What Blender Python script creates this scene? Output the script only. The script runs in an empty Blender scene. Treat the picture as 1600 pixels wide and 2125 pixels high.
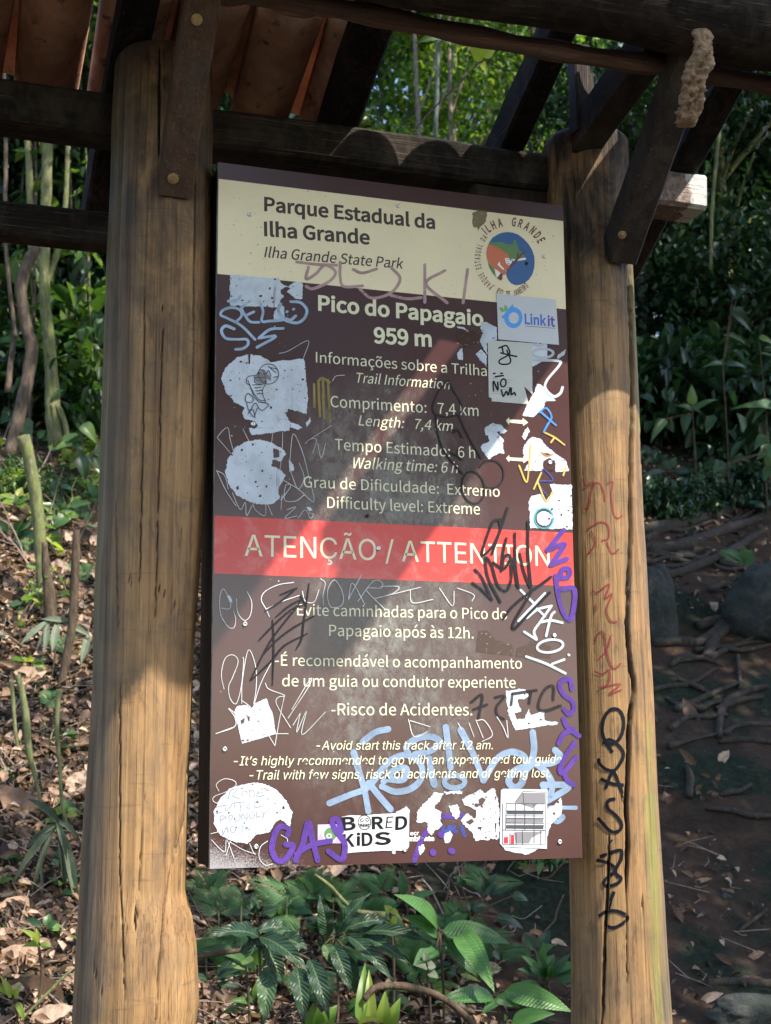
import bpy, bmesh, math, random
import numpy as np
from mathutils import Vector, Matrix, noise
from mathutils.bvhtree import BVHTree
from mathutils.geometry import tessellate_polygon
R_ = math.radians
random.seed(7)
scene = bpy.context.scene
col = scene.collection

# ------------------------------------------------------------------ camera
# world: x along the sign, z up, the sign's lower left front corner is the origin, -y is towards the viewer
FPX, CX, CY = 3078.28, 800.0, 1062.5
CAM = np.array([-0.71745, -3.26249, 0.20996])
ROT = np.array([[0.94541988, -0.04827487, -0.32225889],
                [-0.32575601, -0.16435192, -0.93105933],
                [-0.0080171, 0.98521976, -0.1711074]])
# camera columns: right, up, back (rows above are world axes)
cx_ = np.array(ROT[:, 0]); cy_ = np.array(ROT[:, 1]); cz_ = np.array(ROT[:, 2])
camd = bpy.data.cameras.new("camera")
cam = bpy.data.objects.new("camera", camd); col.objects.link(cam)
M4 = Matrix(((cx_[0], cy_[0], cz_[0], CAM[0]), (cx_[1], cy_[1], cz_[1], CAM[1]), (cx_[2], cy_[2], cz_[2], CAM[2]), (0, 0, 0, 1)))
cam.matrix_world = M4
camd.sensor_fit = 'HORIZONTAL'; camd.sensor_width = 36.0
camd.lens = 36.0 * FPX / 1600.0
camd.clip_start = 0.05; camd.clip_end = 500
camd.dof.use_dof = True; camd.dof.focus_distance = 3.5; camd.dof.aperture_fstop = camd.lens / 6.5
scene.camera = cam

# ------------------------------------------------------------------ light
SUN = Vector((0.65, -1.0, 1.40)).normalized()
world = bpy.data.worlds.new("World"); scene.world = world; world.use_nodes = True
wn = world.node_tree; wn.nodes.clear()
sky = wn.nodes.new('ShaderNodeTexSky'); sky.sky_type = 'NISHITA'; sky.sun_disc = False
sky.sun_elevation = math.asin(SUN.z); sky.sun_rotation = math.atan2(SUN.x, SUN.y)
bg = wn.nodes.new('ShaderNodeBackground'); bg.inputs[1].default_value = 0.15
wo = wn.nodes.new('ShaderNodeOutputWorld')
wn.links.new(sky.outputs[0], bg.inputs[0]); wn.links.new(bg.outputs[0], wo.inputs[0])
sl = bpy.data.lights.new("sun", 'SUN'); sl.energy = 3.2; sl.angle = R_(0.4); sl.color = (1.0, 0.93, 0.82)
so = bpy.data.objects.new("sun", sl); col.objects.link(so)
so.rotation_euler = SUN.to_track_quat('Z', 'Y').to_euler()
scene.view_settings.view_transform = 'Standard'; scene.view_settings.look = 'None'
scene.view_settings.exposure = 1.70; scene.view_settings.gamma = 1.0
scene.cycles.max_bounces = 6; scene.cycles.diffuse_bounces = 3; scene.cycles.glossy_bounces = 2
scene.cycles.transmission_bounces = 3; scene.cycles.transparent_max_bounces = 8
scene.cycles.use_denoising = True

# ------------------------------------------------------------------ measuring helpers
def ray(px, py):
    d = cx_ * ((px - CX) / FPX) + cy_ * (-(py - CY) / FPX) - cz_
    return d
def at(px, py, y):
    d = ray(px, py); t = (y - CAM[1]) / d[1]
    return Vector(CAM + d * t)
def S(px, py):
    p = at(px, py, 0.0); return (p.x, p.z)
def proj(p):
    q = np.array(p) - CAM
    return (CX + FPX * (q @ cx_) / -(q @ cz_), CY - FPX * (q @ cy_) / -(q @ cz_))

# ------------------------------------------------------------------ mesh helpers
def tag(o, label=None, cat=None, group=None, kind=None):
    if label: o['label'] = label
    if cat: o['category'] = cat
    if group: o['group'] = group
    if kind: o['kind'] = kind
    return o
def empty(name, loc=(0, 0, 0), label=None, cat=None, group=None):
    o = bpy.data.objects.new(name, None); col.objects.link(o); o.location = loc
    o.empty_display_size = 0.1
    return tag(o, label, cat, group)
def link(name, me, parent=None):
    o = bpy.data.objects.new(name, me); col.objects.link(o)
    if parent is not None:
        o.parent = parent
    return o
def build(name, V, F, mat, parent=None, smooth=False, attr=None, origin=None, mats=None, midx=None):
    me = bpy.data.meshes.new(name)
    if origin is not None:
        ox, oy, oz = origin
        V = [(v[0] - ox, v[1] - oy, v[2] - oz) for v in V]
    me.from_pydata([tuple(v) for v in V], [], F)
    if mats:
        for m in mats: me.materials.append(m)
        me.polygons.foreach_set('material_index', midx)
    else:
        me.materials.append(mat)
    if smooth: me.polygons.foreach_set('use_smooth', [True] * len(me.polygons))
    if attr:
        for k, vals in attr.items():
            a = me.attributes.new(k, 'FLOAT', 'POINT'); a.data.foreach_set('value', vals)
    me.update()
    o = link(name, me, parent)
    if origin is not None and parent is None: o.location = origin
    return o
class MB:
    def __init__(s): s.V = []; s.F = []; s.A = []
    def add(s, V, F, a=0.0):
        n = len(s.V); s.V += [tuple(v) for v in V]; s.F += [tuple(i + n for i in f) for f in F]; s.A += [a] * len(V)
    def box(s, a, b, w, h, up=(0, 0, 1), rough=0.0, seg=1, seed=0):
        # a beam from a to b, w wide (sideways) and h high, edges slightly chamfered
        a = Vector(a); b = Vector(b); d = (b - a).normalized(); side = d.cross(Vector(up)).normalized(); u = side.cross(d)
        c = min(w, h) * 0.10
        prof = [(-w/2 + c, -h/2), (w/2 - c, -h/2), (w/2, -h/2 + c), (w/2, h/2 - c), (w/2 - c, h/2), (-w/2 + c, h/2), (-w/2, h/2 - c), (-w/2, -h/2 + c)]
        V = []; F = []; n = len(prof)
        for k in range(seg + 1):
            p = a + (b - a) * (k / seg)
            for j, (x, y) in enumerate(prof):
                q = p + side * x + u * y
                if rough:
                    q += Vector(noise.noise_vector(q * 5 + Vector((seed, 0, 0)))) * rough + Vector(noise.noise_vector(q * 23 + Vector((seed, 0, 0)))) * rough * .4
                V.append(q)
        for k in range(seg):
            for j in range(n):
                j2 = (j + 1) % n
                F.append((k*n + j, k*n + j2, (k+1)*n + j2, (k+1)*n + j))
        F.append(tuple(range(n))[::-1]); F.append(tuple(seg*n + j for j in range(n)))
        s.add(V, F)
    def tube(s, pts, rad, n=10, rough=0.0, a=0.0, cap=True):
        pts = [Vector(p) for p in pts]
        if not hasattr(rad, '__len__'): rad = [rad] * len(pts)
        V = []; F = []; prev = None
        for i, p in enumerate(pts):
            t = (pts[min(i+1, len(pts)-1)] - pts[max(i-1, 0)]).normalized()
            ref = prev if prev is not None else (Vector((0, 0, 1)) if abs(t.z) < .9 else Vector((1, 0, 0)))
            u = (ref - t * ref.dot(t)).normalized(); prev = u; w = t.cross(u)
            for j in range(n):
                an = 2*math.pi*j/n; r = rad[i]
                dirv = u * math.cos(an) + w * math.sin(an)
                if rough: r *= 1 + rough * noise.noise((p + dirv * r * 2) * (0.6/ max(r, .004)))
                V.append(p + dirv * r)
        for i in range(len(pts)-1):
            for j in range(n):
                j2 = (j+1) % n; F.append((i*n+j, i*n+j2, (i+1)*n+j2, (i+1)*n+j))
        if cap: F.append(tuple(range(n))[::-1]); F.append(tuple((len(pts)-1)*n + j for j in range(n)))
        s.add(V, F, a)
    def make(s, name, mat, parent=None, smooth=False, origin=None, attr=None):
        at_ = {attr: s.A} if attr else None
        return build(name, s.V, s.F, mat, parent, smooth, at_, origin)
def spline(pts, k=6):
    P = [np.array(p, float) for p in pts]
    if len(P) < 3 : 
        return [P[0] + (P[-1]-P[0])*i/k for i in range(k+1)]
    closed = np.allclose(P[0], P[-1])
    out = []
    n = len(P)
    for i in range(n-1):
        p1, p2 = P[i], P[i+1]
        p0 = P[i-1] if i > 0 else (P[n-2] if closed else p1*2 - p2)
        p3 = P[i+2] if i+2 < n else (P[1] if closed else p2*2 - p1)
        for j in range(k):
            t = j/k
            out.append(0.5*((2*p1) + (-p0+p2)*t + (2*p0-5*p1+4*p2-p3)*t*t + (-p0+3*p1-3*p2+p3)*t**3))
    out.append(P[-1]); return out

# ------------------------------------------------------------------ materials
MATS = {}
def nt(name):
    m = bpy.data.materials.new(name); m.use_nodes = True; t = m.node_tree; t.nodes.clear()
    o = t.nodes.new('ShaderNodeOutputMaterial'); b = t.nodes.new('ShaderNodeBsdfPrincipled'); t.links.new(b.outputs[0], o.inputs[0])
    return m, t, b, o
def lin(c):
    return tuple(((x/255)/12.92 if x/255 <= .04045 else ((x/255+.055)/1.055)**2.4) for x in c)
class N:
    def __init__(s, t): s.t = t
    def n(s, typ, **kw):
        x = s.t.nodes.new(typ)
        for k, v in kw.items():
            setattr(x, k, v)
        return x
    def l(s, a, b): s.t.links.new(a, b)
    def coord(s, scale=(1, 1, 1), which='Object'):
        c = s.n('ShaderNodeTexCoord'); m = s.n('ShaderNodeMapping'); m.inputs['Scale'].default_value = scale
        s.l(c.outputs[which], m.inputs['Vector']); return m.outputs[0]
    def noise(s, vec, scale, detail=4, rough=.55, dist=0.0):
        x = s.n('ShaderNodeTexNoise'); x.inputs['Scale'].default_value = scale; x.inputs['Detail'].default_value = detail
        x.inputs['Roughness'].default_value = rough; x.inputs['Distortion'].default_value = dist
        s.l(vec, x.inputs['Vector']); return x.outputs['Fac']
    def ramp(s, fac, stops):
        r = s.n('ShaderNodeValToRGB'); e = r.color_ramp.elements
        while len(e) > 1: e.remove(e[-1])
        e[0].position = stops[0][0]; e[0].color = (*stops[0][1], 1)
        for p, c in stops[1:]:
            q = e.new(p); q.color = (*c, 1)
        s.l(fac, r.inputs[0]); return r.outputs[0]
    def step(s, fac, a, b):
        x = s.n('ShaderNodeMapRange'); x.inputs[1].default_value = a; x.inputs[2].default_value = b
        s.l(fac, x.inputs[0]); return x.outputs[0]
    def math(s, op, a, b=None):
        x = s.n('ShaderNodeMath', operation=op)
        for i, v in enumerate((a, b)):
            if v is None: continue
            if isinstance(v, (int, float)): x.inputs[i].default_value = v
            else: s.l(v, x.inputs[i])
        return x.outputs[0]
    def mix(s, fac, a, b, mode='MIX'):
        x = s.n('ShaderNodeMixRGB', blend_type=mode)
        for i, v in enumerate((fac, a, b)):
            if isinstance(v, (int, float)): x.inputs[i].default_value = v
            elif isinstance(v, tuple): x.inputs[i].default_value = (*v, 1)
            else: s.l(v, x.inputs[i])
        return x.outputs[0]
    def attr(s, name):
        a = s.n('ShaderNodeAttribute'); a.attribute_name = name; return a
    def bump(s, h, b, strength=.4, dist=.01):
        x = s.n('ShaderNodeBump'); x.inputs['Strength'].default_value = strength; x.inputs['Distance'].default_value = dist
        s.l(h, x.inputs['Height']); s.l(x.outputs[0], b.inputs['Normal'])
def plain(name, c, rough=.5, spec=.5, metal=0.0, alpha=1.0, var=0.0):
    if name in MATS: return MATS[name]
    m, t, b, o = nt(name); g = N(t)
    b.inputs['Roughness'].default_value = rough; b.inputs['Specular IOR Level'].default_value = spec; b.inputs['Metallic'].default_value = metal
    if var:
        f = g.noise(g.coord(), 35, 6, .65)
        c2 = tuple(max(0, x*(1-var)) for x in c)
        g.l(g.ramp(f, [(.38, c2), (.6, c)]), b.inputs['Base Color'])
    else:
        b.inputs['Base Color'].default_value = (*c, 1)
    if alpha < 1:
        f0 = g.noise(g.coord(), 16, 4, .6); g.l(g.ramp(f0, [(.35, tuple(x*.72 for x in c)), (.65, tuple(min(1, x*1.12) for x in c))]), b.inputs['Base Color'])
        f2 = g.noise(g.coord(), 60, 5, .7)
        g.l(g.math('MULTIPLY', g.step(f2, .10, .44), alpha), b.inputs['Alpha'])
    MATS[name] = m; return m
def wood(name, stops, grain=34, along=1.1, rough=.75, bump=.6, axis='z', blot=True, attr=False, spec=.3):
    if name in MATS: return MATS[name]
    m, t, b, o = nt(name); g = N(t)
    sc = {'z': (grain, grain, along), 'x': (along, grain, grain), 'y': (grain, along, grain)}[axis]
    v = g.coord(sc)
    f = g.noise(v, 1.0, 7, .62, .35)
    fine = g.noise(g.coord(tuple(x*4 if x > 5 else x*2.0 for x in sc)), 1.0, 5, .7)
    hair = g.noise(g.coord(tuple(x*7.5 if x > 5 else x*2.2 for x in sc)), 1.0, 3, .5)
    c = g.ramp(g.math('ADD', g.math('MULTIPLY', f, .62), g.math('MULTIPLY', fine, .38)), stops)
    c = g.mix(g.math('MULTIPLY', g.step(fine, .50, .74), .42), c, g.mix(.6, c, (.02, .014, .01)), 'MIX')
    c = g.mix(g.math('MULTIPLY', g.step(hair, .62, .69), .75), c, g.mix(.7, c, (.012, .008, .006)))
    c = g.mix(g.math('MULTIPLY', g.step(hair, .36, .30), .35), c, g.mix(.5, c, (.5, .4, .28)))
    if blot:
        bl = g.noise(g.coord((1, 1, .6)), 9, 6, .7, .8)
        c = g.mix(g.math('MULTIPLY', g.step(bl, .46, .64), .62), c, g.mix(.72, c, (.075, .062, .048)))
        scf = g.noise(g.coord((6, 6, 60)), 1.0, 4, .65, .5); c = g.mix(g.math('MULTIPLY', g.step(scf, .60, .70), .35), c, (.05, .038, .028))
        bl2 = g.noise(g.coord((14, 14, 4.2)), 1.9, 5, .65)
        c = g.mix(g.math('MULTIPLY', g.step(bl2, .57, .68), .62), c, (.045, .03, .02))
    if attr:
        a = g.attr('crack'); c = g.mix(a.outputs['Fac'], c, (.008, .006, .005))
        al = g.attr('algae'); c = g.mix(g.math('MULTIPLY', al.outputs['Fac'], g.step(f, .36, .5)), c, (.20, .22, .055))
        st = g.attr('stain_and_shade'); sn = g.noise(g.coord((1, 1, .45)), 10, 6, .68, .8)  # stain blotches that also carry painted roof shade near the post top
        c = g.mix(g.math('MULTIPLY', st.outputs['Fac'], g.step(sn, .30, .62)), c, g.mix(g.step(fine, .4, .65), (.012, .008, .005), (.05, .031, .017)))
        gr = g.attr('grey'); c = g.mix(g.math('MULTIPLY', gr.outputs['Fac'], .75), c, g.mix(g.step(f, .4, .6), (.045, .042, .036), (.13, .115, .09)))
    g.l(c, b.inputs['Base Color']); b.inputs['Roughness'].default_value = rough; b.inputs['Specular IOR Level'].default_value = spec
    h = g.math('ADD', g.math('ADD', g.math('MULTIPLY', f, .35), g.math('MULTIPLY', fine, .8)), g.math('MULTIPLY', g.step(hair, .68, .58), .9))
    g.bump(h, b, bump, .006)
    MATS[name] = m; return m
M_post = wood('weathered_post_wood', [(.30, (.10, .060, .032)), (.43, (.24, .132, .055)), (.55, (.36, .208, .086)), (.70, (.47, .295, .137))], attr=True, rough=.6, spec=.3, along=.8, grain=42)
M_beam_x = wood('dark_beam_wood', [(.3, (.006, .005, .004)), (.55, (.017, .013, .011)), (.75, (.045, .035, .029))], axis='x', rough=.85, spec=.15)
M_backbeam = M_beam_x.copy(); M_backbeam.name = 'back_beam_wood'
def pale_end(m):
    t = m.node_tree; g = N(t); b = next(n for n in t.nodes if n.type == 'BSDF_PRINCIPLED'); src = b.inputs['Base Color'].links[0].from_socket
    co = g.coord(); sx = g.n('ShaderNodeSeparateXYZ'); g.l(co, sx.inputs[0])
    n1 = g.noise(co, 60, 6, .75); n2 = g.noise(co, 20, 5, .7)
    pale = g.ramp(n1, [(.3, (.05, .035, .03)), (.5, (.19, .145, .125)), (.7, (.32, .27, .24))])
    lich = g.step(g.math('ADD', n2, g.math('MULTIPLY', g.math('SUBTRACT', sx.outputs[0], .895), 6.0)), .50, .56)
    pale = g.mix(g.math('MULTIPLY', lich, g.step(n1, .32, .42)), pale, (.50, .51, .49))
    c = g.mix(g.step(g.math('ADD', sx.outputs[0], g.math('MULTIPLY', n2, .08)), .79, .84), src, pale)
    mo = g.step(g.noise(co, 26, 6, .7), .52, .66); c = g.mix(g.math('MULTIPLY', mo, .35), c, (.05, .055, .035))
    g.l(c, b.inputs['Base Color'])
pale_end(M_backbeam)
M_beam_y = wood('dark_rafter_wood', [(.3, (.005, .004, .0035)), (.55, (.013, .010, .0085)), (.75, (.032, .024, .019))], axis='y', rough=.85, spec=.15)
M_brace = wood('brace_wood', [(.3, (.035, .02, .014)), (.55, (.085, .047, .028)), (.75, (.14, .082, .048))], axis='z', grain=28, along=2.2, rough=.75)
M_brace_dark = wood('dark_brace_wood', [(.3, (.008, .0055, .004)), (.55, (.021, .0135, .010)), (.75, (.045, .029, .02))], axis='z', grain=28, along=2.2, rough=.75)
M_pole = wood('pole_wood', [(.3, (.06, .035, .026)), (.55, (.13, .08, .06)), (.75, (.2, .13, .1))], axis='x', rough=.8)
M_iron = plain('rusty_bolt_steel', (.42, .29, .13), .6, .4, .15, var=.4)
M_screw = plain('zinc_screw_steel', (.62, .62, .6), .35, .5, .9)
M_hole = plain('screw_hole_black', (.01, .01, .01), .9)
M_frame = wood('black_painted_wood', [(.3, (.004, .004, .005)), (.6, (.012, .012, .014)), (.8, (.028, .029, .033))], axis='z', rough=.5, blot=False, spec=.2)
def terracotta():
    m, t, b, o = nt('old_terracotta'); g = N(t)
    f = g.noise(g.coord(), 6, 6, .65, .4); f2 = g.noise(g.coord((1, 1, 1)), 22, 5, .7)
    c = g.ramp(f, [(.3, (.19, .085, .05)), (.5, (.42, .21, .12)), (.68, (.58, .34, .21))])
    c = g.mix(g.step(f2, .58, .7), c, (.045, .03, .024)); c = g.mix(g.step(g.noise(g.coord(), 14, 3), .66, .74), c, (.34, .33, .28))
    g.l(c, b.inputs['Base Color']); b.inputs['Roughness'].default_value = .85; g.bump(f2, b, .4, .006)
    return m
M_tile = terracotta()

# ------------------------------------------------------------------ ground (one sheet)
def smooth(a, b, x):
    t = min(1, max(0, (x-a)/(b-a))); return t*t*(3-2*t)
def gz(x, y):
    z = -1.35 + 0.62 * smooth(1.15, 1.95, y)
    if y > 1.9:
        z += 0.52 * min(y-1.9, 5.4) + 0.24 * max(0, min(y-7.3, 40))
    k = smooth(1.6, 2.6, y)
    z += k * (0.10*noise.noise((x*1.1, y*1.1, 3.1)) + 0.05*noise.noise((x*3.1, y*3.1, 1.7)) + .25*noise.noise((x*.3, y*.3, 8)))
    z += 0.012*noise.noise((x*11, y*11, .3)) * smooth(1.0, 1.6, y) if y < 8 else 0
    # the cut bank on the right is steeper
    z += 0.13 * min(max(0, y-2.3), 4.5)
    z += 0.05 * min(max(0, y-2.3), 4.2) * smooth(1.3, 2.3, x - .22*(y-2))
    return z
def grid_axis(segs):
    out = []
    for a, b, n in segs:
        out += [a + (b-a)*i/n for i in range(n)]
    out.append(segs[-1][1]); return out
gxs = grid_axis([(-120, -10, 10), (-10, -2, 16), (-2, 5, 160), (5, 12, 40), (12, 120, 12)])
gys = grid_axis([(-120, -4, 10), (-4, 1.0, 12), (1.0, 7.5, 170), (7.5, 20, 40), (20, 160, 14)])
GV = [(x, y, gz(x, y)) for y in gys for x in gxs]
nx = len(gxs)
GF = [(j*nx+i, j*nx+i+1, (j+1)*nx+i+1, (j+1)*nx+i) for j in range(len(gys)-1) for i in range(nx-1)]
def ground_mat():
    m, t, b, o = nt('forest_floor'); g = N(t)
    co = g.coord()
    f = g.noise(co, 9, 8, .7, .5); f2 = g.noise(co, 40, 6, .7); f3 = g.noise(co, 1.6, 5, .6)
    litter = g.ramp(f2, [(.3, (.012, .009, .007)), (.48, (.075, .048, .03)), (.62, (.17, .11, .07)), (.75, (.27, .2, .14))])
    dirt = g.ramp(f, [(.3, (.018, .012, .009)), (.5, (.045, .027, .018)), (.7, (.085, .05, .032))])
    sx = g.n('ShaderNodeSeparateXYZ'); g.l(co, sx.inputs[0])
    xx = g.math('SUBTRACT', sx.outputs[0], g.math('MULTIPLY', g.math('SUBTRACT', sx.outputs[1], 2.0), .25))
    right = g.step(g.math('ADD', xx, g.math('MULTIPLY', f, .9)), 1.35, 1.8)
    c = g.mix(right, litter, dirt)
    c = g.mix(g.step(f3, .49, .58), c, g.mix(g.step(f2, .4, .6), (.007, .011, .008), (.02, .03, .014)))
    g.l(c, b.inputs['Base Color']); b.inputs['Roughness'].default_value = .95; b.inputs['Specular IOR Level'].default_value = .2
    g.bump(g.math('ADD', f, f2), b, .9, .03)
    return m
ground = build('ground', GV, GF, ground_mat(), smooth=True); tag(ground, kind='structure')

# ================================================================== SHELTER
shelter = empty('trail_shelter', (0.47, 0.1, -1.35), 'open timber trail shelter of two round posts under a broken clay tile roof', 'shelter')
SO = Vector((0.47, 0.1, -1.35))
def part(mb, name, mat, parent=shelter, smooth=False, off=SO, attr=None):
    o = mb.make(name, mat, parent, smooth, None, attr)
    o.data.transform(Matrix.Translation(-off)); return o

# ---- posts
def edge_fn(tab):
    ys = [t[0] for t in tab]; xs = [t[1] for t in tab]
    return lambda y: float(np.interp(y, ys, xs))
def post(name, yc, tabL, tabR, cracks, ztop, label, algae=None, grey=None, stain_and_shade=None):
    eL, eR = edge_fn(tabL), edge_fn(tabR)
    NA, NZ = 300, 300
    z0 = -1.4
    V = []; cr = []; al = []; gy = []
    # silhouette -> centre and radius per height
    zs = [z0 + (ztop - z0) * k / NZ for k in range(NZ+1)]
    prof = []
    for z in zs:
        # image row of this height on the axis
        py = None
        x0 = 0.0 if yc < .12 else 1.05
        for _ in range(3):
            py = proj((x0, yc, z))[1]
            l = at(eL(py), py, yc); r = at(eR(py), py, yc); x0 = (l.x + r.x)/2
        va = math.atan2(x0 - CAM[0], yc - CAM[1])
        prof.append((x0, (r.x - l.x)/2 * math.cos(va) * 1.0))
    for k, z in enumerate(zs):
        xc, rr = prof[k]
        tz = max(0, (z - (ztop - .03)) / .03); rk = rr * (1 - .25 * tz**2.5)
        for j in range(NA):
            a = 2*math.pi*j/NA
            nn = Vector((math.cos(a), math.sin(a), 0))
            q = Vector((xc, yc, z)) + nn * rk
            d = 0.003*noise.noise((q.x*9, q.y*9, z*1.6)) + 0.0011*noise.noise((q.x*70, q.y*70, z*3)) + .004*noise.noise((q.x*3, q.y*3, z*4))
            c = 0.0
            if nn.y < .55:
                px, py = proj(q)
                for (cp, wd) in cracks:
                    if cp[0][1] - 4 <= py <= cp[-1][1] + 4:
                        xx = np.interp(py, [u[1] for u in cp], [u[0] for u in cp]) + 2.2*noise.noise((py*.06, wd, 0)) 
                        taper = min(1, (py - cp[0][1] + 4)/60, (cp[-1][1] + 4 - py)/60)
                        w = wd * max(.25, taper) * (1 + .4*noise.noise((py*.03, 2.2, wd)))
                        e = abs(px - xx) / max(w, .5)
                        c = max(c, (1 - smooth(.45, 1.15, e))*min(1, .18 + wd/3.4))
                al.append(max([math.exp(-((px - np.interp(py, [u[1] for u in s_], [u[0] for u in s_]))/wd)**2) * st for (s_, wd, st) in (algae or []) if s_[0][1] <= py <= s_[-1][1]] + [0]))
                gy.append(max([math.exp(-((px - np.interp(py, [u[1] for u in s_], [u[0] for u in s_]))/wd)**2) * st for (s_, wd, st) in (grey or []) if s_[0][1] <= py <= s_[-1][1]] + [0]))
            else:
                al.append(0); gy.append(.6)
            q += nn * (d - .018*c)
            V.append(q - SO); cr.append(c)
    F = []
    for k in range(NZ):
        for j in range(NA):
            j2 = (j+1) % NA; F.append((k*NA+j, k*NA+j2, (k+1)*NA+j2, (k+1)*NA+j))
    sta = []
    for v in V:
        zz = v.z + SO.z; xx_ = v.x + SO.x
        sta.append(stain_and_shade(zz))
    top = len(V); V.append(Vector((prof[-1][0], yc, ztop + .004)) - SO); cr.append(.2); al.append(0); gy.append(.7); sta.append(1)
    F += [(NZ*NA + j, NZ*NA + (j+1) % NA, top) for j in range(NA)]
    o = build(name, V, F, M_post, shelter, True, {'crack': cr, 'algae': al, 'grey': gy, 'stain_and_shade': sta})
    o['label'] = label
    bvh = BVHTree.FromPolygons([tuple(v + SO) for v in V], F)
    return o, bvh
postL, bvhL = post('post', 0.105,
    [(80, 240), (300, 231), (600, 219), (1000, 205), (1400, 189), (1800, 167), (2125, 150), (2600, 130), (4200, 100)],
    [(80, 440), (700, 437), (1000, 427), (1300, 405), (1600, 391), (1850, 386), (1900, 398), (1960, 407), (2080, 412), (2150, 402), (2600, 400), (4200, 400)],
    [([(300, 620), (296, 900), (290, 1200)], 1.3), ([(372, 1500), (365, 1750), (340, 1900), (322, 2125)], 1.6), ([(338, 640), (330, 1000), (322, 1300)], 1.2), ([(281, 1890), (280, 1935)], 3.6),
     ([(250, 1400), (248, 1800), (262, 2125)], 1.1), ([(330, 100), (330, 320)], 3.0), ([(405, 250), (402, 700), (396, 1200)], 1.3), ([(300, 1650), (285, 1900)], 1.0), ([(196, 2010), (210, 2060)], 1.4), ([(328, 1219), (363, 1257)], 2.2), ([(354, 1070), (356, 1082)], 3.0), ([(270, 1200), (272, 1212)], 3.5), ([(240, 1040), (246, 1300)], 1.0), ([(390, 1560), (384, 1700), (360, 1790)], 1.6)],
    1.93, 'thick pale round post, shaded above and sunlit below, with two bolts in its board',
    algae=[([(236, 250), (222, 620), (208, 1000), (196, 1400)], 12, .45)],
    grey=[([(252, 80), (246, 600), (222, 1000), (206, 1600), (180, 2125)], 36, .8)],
    stain_and_shade=lambda z: .14 + .78*smooth(.70, 1.7, z))  # thin staining, plus painted roof shade growing towards the top
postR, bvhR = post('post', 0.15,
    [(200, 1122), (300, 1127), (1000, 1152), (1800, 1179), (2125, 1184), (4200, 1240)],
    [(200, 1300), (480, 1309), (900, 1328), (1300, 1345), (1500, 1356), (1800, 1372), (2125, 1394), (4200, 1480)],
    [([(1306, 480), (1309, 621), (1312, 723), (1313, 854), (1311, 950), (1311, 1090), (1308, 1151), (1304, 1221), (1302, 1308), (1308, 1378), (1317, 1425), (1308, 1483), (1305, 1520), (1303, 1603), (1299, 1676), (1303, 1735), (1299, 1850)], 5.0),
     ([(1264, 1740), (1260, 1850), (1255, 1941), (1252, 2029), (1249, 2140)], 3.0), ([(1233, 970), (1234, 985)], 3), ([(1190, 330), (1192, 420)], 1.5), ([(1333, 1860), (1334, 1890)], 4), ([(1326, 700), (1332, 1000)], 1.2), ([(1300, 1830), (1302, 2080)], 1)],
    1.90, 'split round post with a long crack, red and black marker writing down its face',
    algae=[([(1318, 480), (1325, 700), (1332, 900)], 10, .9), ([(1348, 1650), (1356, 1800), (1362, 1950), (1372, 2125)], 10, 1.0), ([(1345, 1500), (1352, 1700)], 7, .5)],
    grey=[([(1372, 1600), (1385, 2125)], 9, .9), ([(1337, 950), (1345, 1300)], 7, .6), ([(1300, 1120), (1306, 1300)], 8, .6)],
    stain_and_shade=lambda z: .22 + 1.0*smooth(1.30, 1.55, z))  # thin staining, plus painted shade on the top under the roof

# ---- straight timbers
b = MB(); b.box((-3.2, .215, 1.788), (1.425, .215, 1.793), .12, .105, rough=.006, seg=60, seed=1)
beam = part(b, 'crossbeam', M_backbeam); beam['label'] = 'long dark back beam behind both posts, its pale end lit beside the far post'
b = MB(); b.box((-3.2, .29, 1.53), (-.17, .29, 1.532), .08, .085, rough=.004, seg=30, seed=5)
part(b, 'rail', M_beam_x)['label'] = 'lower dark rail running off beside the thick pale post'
ROOF_Z = lambda y: 1.845 - .52*(y - .2) + .0      # underside of the rafters
RAF = [(-1.62, .09), (-1.14, .09), (-.66, .09), (-.20, .085), (.37, .09), (.848, .07), (1.368, .09)]
sl_ = Vector((0, -1, .52)).normalized(); nrm = Vector((0, .52, 1)).normalized()
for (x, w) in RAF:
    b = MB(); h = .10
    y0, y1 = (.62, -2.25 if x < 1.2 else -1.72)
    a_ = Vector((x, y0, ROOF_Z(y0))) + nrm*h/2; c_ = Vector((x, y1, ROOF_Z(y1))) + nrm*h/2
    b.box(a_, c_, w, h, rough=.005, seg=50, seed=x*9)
    part(b, 'rafter', M_beam_y)
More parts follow.
